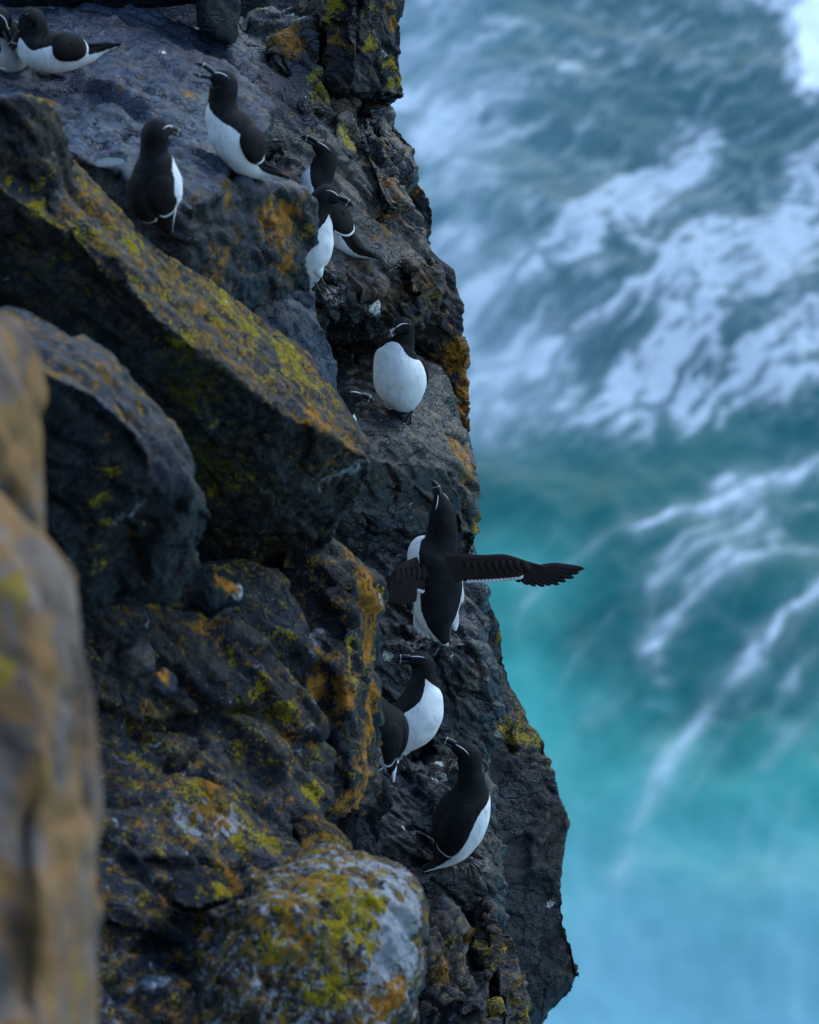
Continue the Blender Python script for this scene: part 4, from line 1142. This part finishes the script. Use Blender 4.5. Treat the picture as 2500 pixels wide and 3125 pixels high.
    def feather(self, name, root, tip, width, parent, bend=0.0, white=0.0, point=.5, brown=.8, lift=0.0):
        """one vane: (u,v,z) root and tip, width in pixels"""
        a, t = self.at(*root), self.at(*tip)
        ax = t - a
        n = np.linalg.norm(ax)
        ax /= n
        out = -AX_F - (-AX_F @ ax) * ax
        out /= np.linalg.norm(out)
        sd = np.cross(ax, out)
        W = width * self.m
        I, co, wv = 14, [], []
        for i in range(I + 1):
            x = i / I
            prof = min(1, .55 + x * 1.6) * (max(0.0, 1 - max(0, (x - point) / (1 - point)) ** 2.2)) ** .5 + .02
            c = a + ax * n * x + sd * (bend * W * math.sin(x * math.pi * .5) ** 2) + out * (lift * W * x * (1 - x) * 2)
            for y, cam_ in ((-1, -.05), (-.4, .03), (0, .07), (.4, .03), (1, -.05)):
                co.append(c + sd * (W * .5 * prof * y) + out * (W * cam_ * prof))
                wv.append(1.2 if x > 1 - white else -1)
        m = len(co)
        co += [p - out * .0012 for p in co]
        wv += wv
        fs = []
        for i in range(I):
            for j in range(4):
                q = (i * 5 + j, i * 5 + j + 1, i * 5 + j + 6, i * 5 + j + 5)
                fs += [q, tuple(x + m for x in q[::-1])]
            fs += [(i * 5, i * 5 + 5, i * 5 + 5 + m, i * 5 + m), (i * 5 + 4, i * 5 + 4 + m, i * 5 + 9 + m, i * 5 + 9)]
        fs += [(I * 5 + j, I * 5 + j + 1, I * 5 + j + 1 + m, I * 5 + j + m) for j in range(4)]
        return self.add(name, co, fs, PLUME, parent, np.array(wv), brown)
    def arm(self, lead, trail, thick):
        """the muscled arm and coverts of an open wing: two edge curves in pixels"""
        A_, B_ = catmull(lead, 8), catmull(trail, 8)
        n = len(A_)
        J = 10
        co = []
        for sgn in (1, -1):
            for i in range(n):
                for j in range(J + 1):
                    x = j / J
                    q = A_[i] * (1 - x) + B_[i] * x
                    z = math.sqrt(max(0, 1 - (2 * x ** .7 - 1) ** 2)) * thick * (1 - .55 * i / n)
                    rip = .7 * math.sin(x * 19 + i * .5) * x
                    co.append(self.at(q[0], q[1], q[2] + (z + rip if sgn > 0 else -z * .4 - .5)))
        m = n * (J + 1)
        fs = []
        for i in range(n - 1):
            for j in range(J):
                q = (i * (J + 1) + j, i * (J + 1) + j + 1, (i + 1) * (J + 1) + j + 1, (i + 1) * (J + 1) + j)
                fs += [q, tuple(x + m for x in q[::-1])]
        return self.add('wing', co, fs, PLUME, None, np.full(len(co), -1.0), .9)

bpy.context.view_layer.update()
DG = bpy.context.evaluated_depsgraph_get()
def ground(u, v):
    d = Vector(P(u, v, 10.0) - CAM).normalized()
    ok, p, n, _, o, _ = scene.ray_cast(DG, Vector(CAM), d)
    return float((np.array(p) - CAM) @ AX_F), np.array(n), o.name


def bird1():
    b = Bird('razorbill cut off by the left edge, bill down towards its neighbour', 10.50, [
        (22, 98, 16, 14, 13, 13, (-.5, -.8, .2), 0), (-2, 66, 0, 40, 40, 38, (-.2, -.9, .35), 0), (-8, 74, -50, 44, 42, 44, (.2, -.9, .3), 0), (10, 104, -85, 58, 54, 60, (.4, -.8, .4), 30), (20, 130, -110, 66, 62, 70, (.4, -.8, .4), 70),
        (10, 150, -140, 62, 58, 66, (.4, -.8, .4), 85), (-30, 165, -170, 40, 36, 40, (.3, -.8, .4), 80), (-70, 168, -190, 24, 10, 10, (.2, -.8, .4), 60), (-110, 165, -200, 12, 4, 4, (.2, -.8, .4), 60)], k=.2, v0=215)
    b.head((24, 104, 18), (47, 158, 24), (.8, .5, .1), stripe=(.02, .78, 124, 103))
    b.wings(3.3, 6.4, 80, 165)
    b.leg((10, 190, -100), (12, 222, -110), (10, 240, -80))
bird1()

def bird2():
    b = Bird('crouching razorbill at the top left, bill lowered, tail pointing right', 10.50, [
        (70, 108, 22, 15, 14, 14, (-.65, -.7, .2), 0), (98, 70, 8, 42, 42, 40, (-.55, -.75, .3), 0), (104, 104, 0, 48, 46, 48, (-.6, -.7, .35), 0), (110, 138, 0, 62, 56, 62, (-.5, -.75, .42), 40), (142, 156, 0, 68, 60, 66, (-.25, -.8, .5), 62),
        (188, 163, -2, 64, 54, 58, (-.1, -.8, .55), 68), (236, 164, -4, 50, 44, 46, (.0, -.8, .55), 66), (274, 164, -6, 30, 22, 28, (.05, -.8, .5), 45), (315, 153, -10, 22, 9, 10, (.1, -.85, .4), 20), (370, 137, -14, 9, 4, 4, (.1, -.85, .4), 10)], k=.25, v0=222)
    b.head((66, 112, 26), (42, 158, 30), (-.85, .45, .25), stripe=(.02, .78, 124, 103))
    b.wings(4.35, 7.0, 16, 128, bar=(-66, 62), tip=(6.3, 8.8, 95, 150), th=.016, half=.004, brown=.2, flare=.5, sides=(-1,))
    b.wings(4.35, 7.0, 60, 140, sides=(1,))
    b.leg((118, 200, 10), (112, 228, 6), (135, 240, 26))
    b.leg((150, 205, -20), (150, 226, -20), (172, 236, -4))
bird2()

def bird3():
    b = Bird('razorbill calling with open bill raised to the left, on the shelf lip', 10.28, [
        (650, 240, 4, 15, 13, 14, (-.45, -.85, .2), 0), (684, 262, 0, 42, 43, 40, (-.6, -.7, .3), 0), (682, 314, 0, 44, 44, 44, (-.9, -.1, .3), 0), (684, 356, 0, 58, 56, 54, (-.85, -.2, .42), 48), (706, 402, 0, 74, 70, 70, (-.82, -.3, .45), 76),
        (732, 452, 0, 74, 68, 66, (-.8, -.38, .45), 84), (760, 495, 0, 56, 52, 50, (-.78, -.45, .42), 90), (795, 522, 0, 36, 26, 26, (-.6, -.7, .35), 66), (835, 533, 0, 30, 12, 12, (-.3, -.9, .3), 38), (882, 545, 0, 14, 5, 5, (-.2, -.9, .3), 20)], k=.3, v0=545)
    b.head((648, 238, 4), (594, 216, 8), (-.35, .9, .1), gape=26, stripe=(.02, .78, 124, 103))
    b.wings(4.0, 6.75, 60, 158, bar=(-40, 72), tip=(5.9, 8.6, 105, 160), th=.016, half=.0032, flare=.4, brown=.12)
    b.leg((764, 500, 22), (752, 549, 18), (730, 562, 40))
    b.leg((790, 505, -15), (790, 548, -18), (768, 556, 0))
bird3()

def bird4():
    b = Bird('razorbill seen from behind on the shelf, head turned right', 9.86, [
        (528, 404, -22, 14, 13, 13, (.3, -.9, -.1), 0), (487, 411, 0, 46, 44, 42, (.35, -.85, -.35), 0), (476, 464, 0, 43, 44, 42, (.6, -.1, -.75), 0), (478, 502, 0, 60, 56, 56, (.35, -.1, -.92), 96), (478, 548, 0, 80, 68, 72, (.28, -.1, -.95), 113),
        (475, 596, 0, 87, 70, 74, (.28, -.1, -.95), 118), (484, 634, 0, 76, 56, 62, (.3, -.1, -.95), 118), (498, 664, 0, 44, 30, 36, (.3, -.15, -.93), 112), (508, 690, 0, 24, 12, 14, (.3, -.2, -.9), 100), (516, 712, 0, 12, 5, 5, (.3, -.2, -.9), 100)], k=.32, v0=705)
    b.head((526, 404, -22), (562, 418, -38), (-.1, .95, -.1), stripe=(.02, .78, 124, 103))
    b.wings(3.4, 6.95, 112, 180, bar=(-48, 48), th=.006, half=.0030, brown=.2, shape=3.6, rho=.94)
    for q in range(4):
        b.feather('flank_feather', (522 - q * 4, 640 + q * 3, -8 + q * 3), (518 - q * 3, 706 - q * 4, -4 + q * 3), 20, b.body_obj, white=1.5, point=.4, brown=0)
bird4()

def bird5():
    b = Bird('razorbill behind the looking-right one, bill raised to the left', 11.72, [
        (962, 442, 6, 14, 13, 13, (-.6, -.8, .1), 0), (994, 474, 0, 34, 34, 33, (-.75, -.6, .25), 0), (984, 520, 0, 38, 40, 38, (-.95, -.1, .25), 0), (966, 562, 0, 50, 50, 50, (-.9, -.25, .25), 58), (980, 622, 0, 64, 62, 62, (-.85, -.4, .25), 70),
        (1010, 682, 0, 64, 60, 60, (-.78, -.55, .25), 76), (1050, 732, 0, 46, 42, 42, (-.65, -.72, .25), 70), (1090, 765, 0, 30, 24, 22, (-.5, -.85, .2), 45), (1125, 780, 0, 20, 11, 9, (-.4, -.9, .2), 30), (1156, 790, 0, 9, 4, 3, (-.4, -.9, .2), 10)], k=.12, v0=790)
    b.head((960, 439, 6), (918, 420, 8), (-.3, .9, .2), stripe=(.02, .78, 124, 103))
    b.wings(3.6, 6.15, 62, 165, bar=(-70, 58), tip=(5.7, 8.8, 80, 160), th=.013, half=.0036, flare=.4)
    b.leg((1000, 740, 20), (1005, 792, 16), (985, 806, 40))
bird5()

def bird6():
    b = Bird('white-fronted razorbill looking right, standing close in front of another', 11.52, [
        (1034, 614, 8, 15, 14, 14, (.2, -.95, .1), 0), (1000, 603, 0, 37, 36, 35, (.3, -.9, .25), 0), (974, 640, 0, 42, 42, 40, (.75, -.4, .4), 0), (962, 690, 0, 54, 54, 56, (.8, -.1, .55), 40), (954, 735, 0, 64, 62, 66, (.8, -.1, .58), 72),
        (950, 780, 0, 62, 58, 64, (.8, -.1, .58), 88), (952, 815, 0, 46, 42, 46, (.8, -.15, .55), 95), (958, 840, 0, 28, 20, 24, (.75, -.3, .5), 95), (950, 865, -10, 18, 9, 9, (.6, -.5, .4), 80), (935, 885, -18, 8, 4, 4, (.6, -.5, .4), 80)], k=.25, v0=860)
    b.head((1036, 614, 8), (1082, 634, 12), (.3, .9, .15), stripe=(.02, .78, 124, 103))
    b.wings(3.5, 6.9, 84, 170, th=.011)
    b.leg((968, 820, 25), (990, 872, 22), (1020, 895, 46))
    b.leg((950, 830, 5), (975, 892, 10), (1010, 914, 30))
bird6()

def bird7():
    b = Bird('plump razorbill facing the viewer with a full white breast, head turned left', 11.80, [
        (1203, 1016, 26, 15, 14, 14, (-.2, -.9, .2), 0), (1228, 1003, 0, 33, 32, 32, (-.35, -.75, .45), 0), (1224, 1038, -6, 43, 38, 40, (-.3, -.3, .9), 0), (1214, 1066, 0, 58, 48, 50, (-.25, -.1, .95), 40), (1210, 1098, 4, 68, 58, 62, (-.22, -.05, .97), 84),
        (1218, 1142, 6, 80, 62, 70, (-.2, -.05, .97), 98), (1226, 1184, 2, 76, 58, 68, (-.18, -.1, .97), 105), (1234, 1216, -10, 56, 44, 50, (-.1, -.3, .94), 110), (1240, 1236, -30, 30, 22, 24, (0, -.6, .8), 100), (1240, 1246, -75, 18, 8, 8, (0, -.8, .5), 80), (1240, 1252, -110, 8, 4, 4, (0, -.8, .5), 80)], k=.42, v0=1262)
    b.head((1204, 1018, 28), (1184, 1034, 62), (-.1, .9, .4), stripe=(.02, .78, 124, 103))
    b.wings(3.6, 7.6, 96, 172, th=.012)
    b.leg((1254, 1226, 12), (1257, 1260, -4), (1244, 1284, 26), length=.052, thick=.010, spread=24)
    b.leg((1212, 1222, 8), (1208, 1252, -8), (1186, 1268, 20), length=.05)
bird7()

def bird8():
    b = Bird('razorbill of which only the head shows, peering right from behind the boulder', 11.30, [
        (1107, 1213, 8, 14, 13, 13, (.15, -.95, .1), 0), (1074, 1211, 0, 36, 34, 34, (.3, -.9, .2), 0), (1050, 1246, 0, 42, 42, 40, (.75, -.4, .4), 0), (1036, 1296, 0, 58, 54, 56, (.85, -.2, .4), 55), (1024, 1345, 0, 66, 62, 66, (.85, -.2, .4), 78),
        (1014, 1395, 0, 64, 58, 64, (.85, -.2, .4), 88), (1006, 1435, 0, 44, 40, 44, (.8, -.3, .4), 90), (995, 1465, -10, 26, 14, 16, (.7, -.4, .4), 80), (980, 1490, -16, 10, 4, 4, (.6, -.5, .4), 80)], k=.2, v0=1480)
    b.head((1108, 1214, 8), (1144, 1228, 12), (.25, .92, .15), stripe=(.02, .78, 124, 103))
    b.wings(3.4, 6.6, 84, 170)
bird8()

def bird9():
    b = Bird('razorbill stretching both wings wide with its bill pointing up, seen from behind', 11.62, [
        (1338, 1508, -2, 15, 14, 14, (-.75, .1, -.6), 0), (1349, 1556, 0, 37, 36, 34, (-.7, .1, -.7), 0), (1350, 1606, 0, 45, 42, 42, (-.5, .0, -.85), 0), (1346, 1652, -4, 54, 44, 54, (-.55, -.05, -.8), 66), (1330, 1694, -6, 80, 56, 92, (-.70, -.05, -.7), 98),
        (1336, 1745, -4, 80, 62, 72, (-.36, -.05, -.93), 116), (1336, 1800, 0, 77, 60, 68, (-.33, -.08, -.93), 120), (1334, 1852, 0, 70, 54, 60, (-.3, -.1, -.93), 121), (1338, 1895, 2, 56, 42, 46, (-.3, -.15, -.92), 122), (1348, 1930, 4, 32, 22, 24, (-.25, -.2, -.92), 118), (1362, 1962, 6, 13, 5, 5, (-.2, -.2, -.9), 105)], k=.18, v0=1972)
    b.head((1337, 1514, -2), (1321, 1464, 2), (.75, .1, .65), stripe=(.02, .78, 124, 103), size=1.25)
    # right wing, held straight out over the water
    lead = [(1345, 1684, 34), (1425, 1690, 36), (1480, 1692, 34), (1530, 1690, 30), (1562, 1696, 26), (1610, 1712, 22), (1668, 1728, 16)]
    trail = [(1352, 1788, 40), (1436, 1764, 32), (1490, 1757, 28), (1535, 1752, 26), (1570, 1745, 22), (1612, 1742, 18), (1668, 1738, 14)]
    w = b.arm(lead, trail, 9)
    n = 15
    for i in range(n):
        x = i / (n - 1)
        b.feather('flight_feather', (1405 + 165 * x, 1738 - 8 * x, 30 - 4 * x + i * .25), (1424 + 152 * x + 8, 1779 - 10 * x ** 2, 26 - 4 * x + i * .25), 25, w, white=.22, point=.70, bend=-.15)
    tips = [(1783, 1729), (1768, 1742), (1753, 1757), (1729, 1769), (1708, 1779), (1684, 1781), (1664, 1785), (1638, 1784), (1617, 1780), (1592, 1772)]
    for i, (tu, tv) in enumerate(tips):
        x = i / 9
        b.feather('flight_feather', (1655 - 90 * x, 1728 + 10 * x, 17 + i * .9), (tu, tv, 10 + i * 1.2), 26, w, point=.22, bend=.22)
    for i in range(9):
        x = i / 8
        b.feather('covert_feather', (1420 + 170 * x, 1716 - 4 * x, 46 - 12 * x), (1436 + 182 * x, 1750 - 8 * x, 36 - 10 * x), 24, w, point=.5, brown=1.0)
    # left wing, bent with the hand hanging down
    lead = [(1338, 1684, 34), (1286, 1694, 46), (1250, 1706, 62), (1222, 1722, 78), (1200, 1742, 88), (1190, 1764, 90)]
    trail = [(1352, 1782, 42), (1315, 1784, 48), (1288, 1786, 60), (1262, 1786, 74), (1240, 1784, 84), (1225, 1782, 88)]
    w = b.arm(lead, trail, 9)
    n = 9
    for i in range(n):
        x = i / (n - 1)
        b.feather('flight_feather', (1328 - 58 * x, 1766 + 2 * x, 44 + 26 * x - i * .3), (1338 - 64 * x, 1806 - 2 * x + 7 * math.sin(x * 3.1), 40 + 28 * x - i * .3), 18, w, white=.24, point=.72, bend=.1)
    for i in range(9):
        x = i / 8
        b.feather('flight_feather', (1262 - 66 * x, 1760 - 4 * x, 78 + 12 * x + i * .4), (1266 - 82 * x, 1826 + 20 * math.sin(.6 + x * 2.0), 84 + 12 * x + i * .4), 20, w, point=.6, bend=.1)
    for i in range(7):
        x = i / 6
        b.feather('covert_feather', (1305 - 95 * x, 1722 + 14 * x, 58 + 34 * x), (1308 - 104 * x, 1766 + 14 * x, 60 + 34 * x), 24, w, point=.5, brown=1.0)
    # loose flank and vent feathers
    for (u, v, du, dv, z) in ((1272, 1850, -4, 66, -18), (1278, 1872, 2, 62, -16), (1290, 1890, 4, 56, -14), (1302, 1900, 8, 50, -10), (1318, 1915, 14, 44, -4), (1336, 1925, 22, 46, 0), (1345, 1930, 22, 42, 2), (1392, 1862, 0, 58, -6), (1386, 1880, 4, 46, -4), (1404, 1780, 6, 62, -2), (1408, 1790, 0, 50, -4)):
        b.feather('flank_feather', (u, v, z), (u + du, v + dv, z + 4), 16, b.body_obj, white=1.5, point=.55, brown=0)
    b.leg((1340, 1925, -10), (1342, 1975, -14), (1322, 1990, -2))
bird9()

def bird10():
    b = Bird('razorbill with a big white breast turned right, looking back left past the orange rock', 11.50, [
        (1248, 2010, 12, 16, 15, 15, (-.1, -.98, .1), 0), (1286, 2017, 0, 35, 33, 33, (-.3, -.9, .3), 0), (1293, 2058, 0, 37, 36, 36, (.1, -.4, .9), 0), (1290, 2090, 0, 46, 42, 46, (.65, -.2, .7), 36), (1288, 2126, 0, 64, 60, 66, (.72, -.2, .65), 56),
        (1274, 2172, 0, 80, 72, 80, (.74, -.28, .6), 80), (1248, 2218, 0, 80, 72, 74, (.74, -.4, .55), 92), (1220, 2262, 0, 62, 54, 50, (.72, -.5, .5), 96), (1202, 2298, 0, 42, 34, 28, (.68, -.58, .45), 84), (1176, 2326, -6, 26, 14, 14, (.6, -.65, .4), 40), (1150, 2352, -10, 12, 5, 5, (.6, -.65, .4), 30)], k=.22, v0=2340)
    b.head((1248, 2010, 12), (1203, 2008, 18), (0, .98, .2), stripe=(.02, .78, 124, 103), size=1.12)
    b.wings(4.6, 8.2, 66, 165, bar=(-64, 44), th=.012, half=.003, brown=.1, rho=.90)
    b.leg((1226, 2272, 26), (1232, 2310, 24), (1262, 2345, 30), length=.056, thick=.010, spread=24)
    b.leg((1208, 2285, 5), (1212, 2318, 0), (1240, 2338, 10))
bird10()

def bird12():
    b = Bird('dark-backed razorbill mostly hidden behind the orange-edged rock, white wing line showing', 11.24, [
        (1068, 2112, 0, 15, 14, 14, (-.2, -.95, .1), 0), (1100, 2112, 0, 36, 34, 34, (-.3, -.9, -.1), 0), (1126, 2142, 0, 44, 42, 42, (-.6, -.6, -.3), 0), (1152, 2182, 0, 60, 54, 56, (-.75, -.3, -.55), 60), (1176, 2216, 0, 68, 60, 64, (-.8, -.15, -.55), 88),
        (1184, 2258, 0, 58, 52, 56, (-.8, -.1, -.55), 96), (1184, 2300, 0, 40, 36, 40, (-.78, -.1, -.58), 104), (1190, 2334, 0, 24, 20, 22, (-.5, -.1, -.8), 116), (1198, 2362, 0, 12, 9, 9, (.3, -.1, -.2), 150), (1200, 2386, 0, 5, 4, 4, (.4, -.1, -.2), 150)], k=.2, v0=2386)
    b.head((1068, 2112, 0), (1026, 2118, 4), (0, .98, .1))
    b.wings(3.5, 7.0, 100, 178, bar=(-44, 60), th=.008, half=.0034, brown=.1, shape=3.0, rho=.93)
bird12()

def bird11():
    b = Bird('lowest razorbill, back to the viewer, bill raised to the upper left', 11.58, [
        (1382, 2268, 4, 15, 14, 14, (-.6, -.8, -.1), 0), (1426, 2296, 0, 38, 37, 36, (-.6, -.75, -.25), 0), (1434, 2345, 0, 36, 37, 36, (-.5, -.1, -.85), 0), (1438, 2398, 0, 50, 48, 48, (.35, -.1, -.9), 44), (1432, 2436, 0, 70, 62, 66, (.72, -.1, -.65), 92),
        (1413, 2486, 0, 86, 72, 78, (.8, -.12, -.58), 104), (1394, 2538, 0, 84, 70, 72, (.8, -.18, -.55), 107), (1376, 2584, 0, 66, 54, 54, (.78, -.3, -.5), 108), (1354, 2616, 2, 44, 32, 30, (.7, -.5, -.4), 104), (1328, 2638, 6, 28, 12, 12, (.55, -.7, -.3), 100), (1292, 2655, 12, 16, 5, 5, (.5, -.75, -.3), 95)], k=.3, v0=2625)
    b.head((1382, 2267, 4), (1340, 2246, 8), (.45, .85, .25), stripe=(.02, .78, 124, 103), size=1.05)
    b.wings(3.6, 7.5, 100, 180, bar=(-48, 46), tip=(7.0, 9.6, 112, 172), th=.006, half=.0020, brown=.05, shape=3.8, rho=.94)
    b.leg((1408, 2590, -8), (1424, 2622, -12), (1470, 2640, 4), length=.058, thick=.011, spread=22)
    b.leg((1370, 2600, 0), (1384, 2628, -4), (1415, 2640, 6))
bird11()

def puddles():
    for key, r, lab in (('shelf', 60, 'small rain puddle on the shelf left of the back-turned razorbill'), ('slope', 62, 'rain puddle on the wet slope at the top by the pillar')):
        c3, rr = BASINS[key]
        rr *= .93
        n = 48
        ring = np.array([(math.cos(a) * rr * (1 + .12 * math.sin(3 * a + r) + .07 * math.sin(5 * a)), math.sin(a) * rr * (1 + .10 * math.sin(2 * a)), 0) for a in np.linspace(0, 2 * math.pi, n, endpoint=False)])
        co = np.concatenate([ring, ring * .9 + np.array((0, 0, -.02))])
        f = [tuple(range(n))] + [(i, i + n, (i + 1) % n + n, (i + 1) % n) for i in range(n)] + [tuple(range(2 * n - 1, n - 1, -1))]
        M = NT('puddle_water')
        o = link('rain_puddle', mesh_np('rain_puddle', co, f), M.out((.03, .035, .04), .05, M.noise(M.coord(), 30, 2), .06, .01), smooth=False)
        o.location = c3
        tag(o, lab, 'puddle')
puddles()
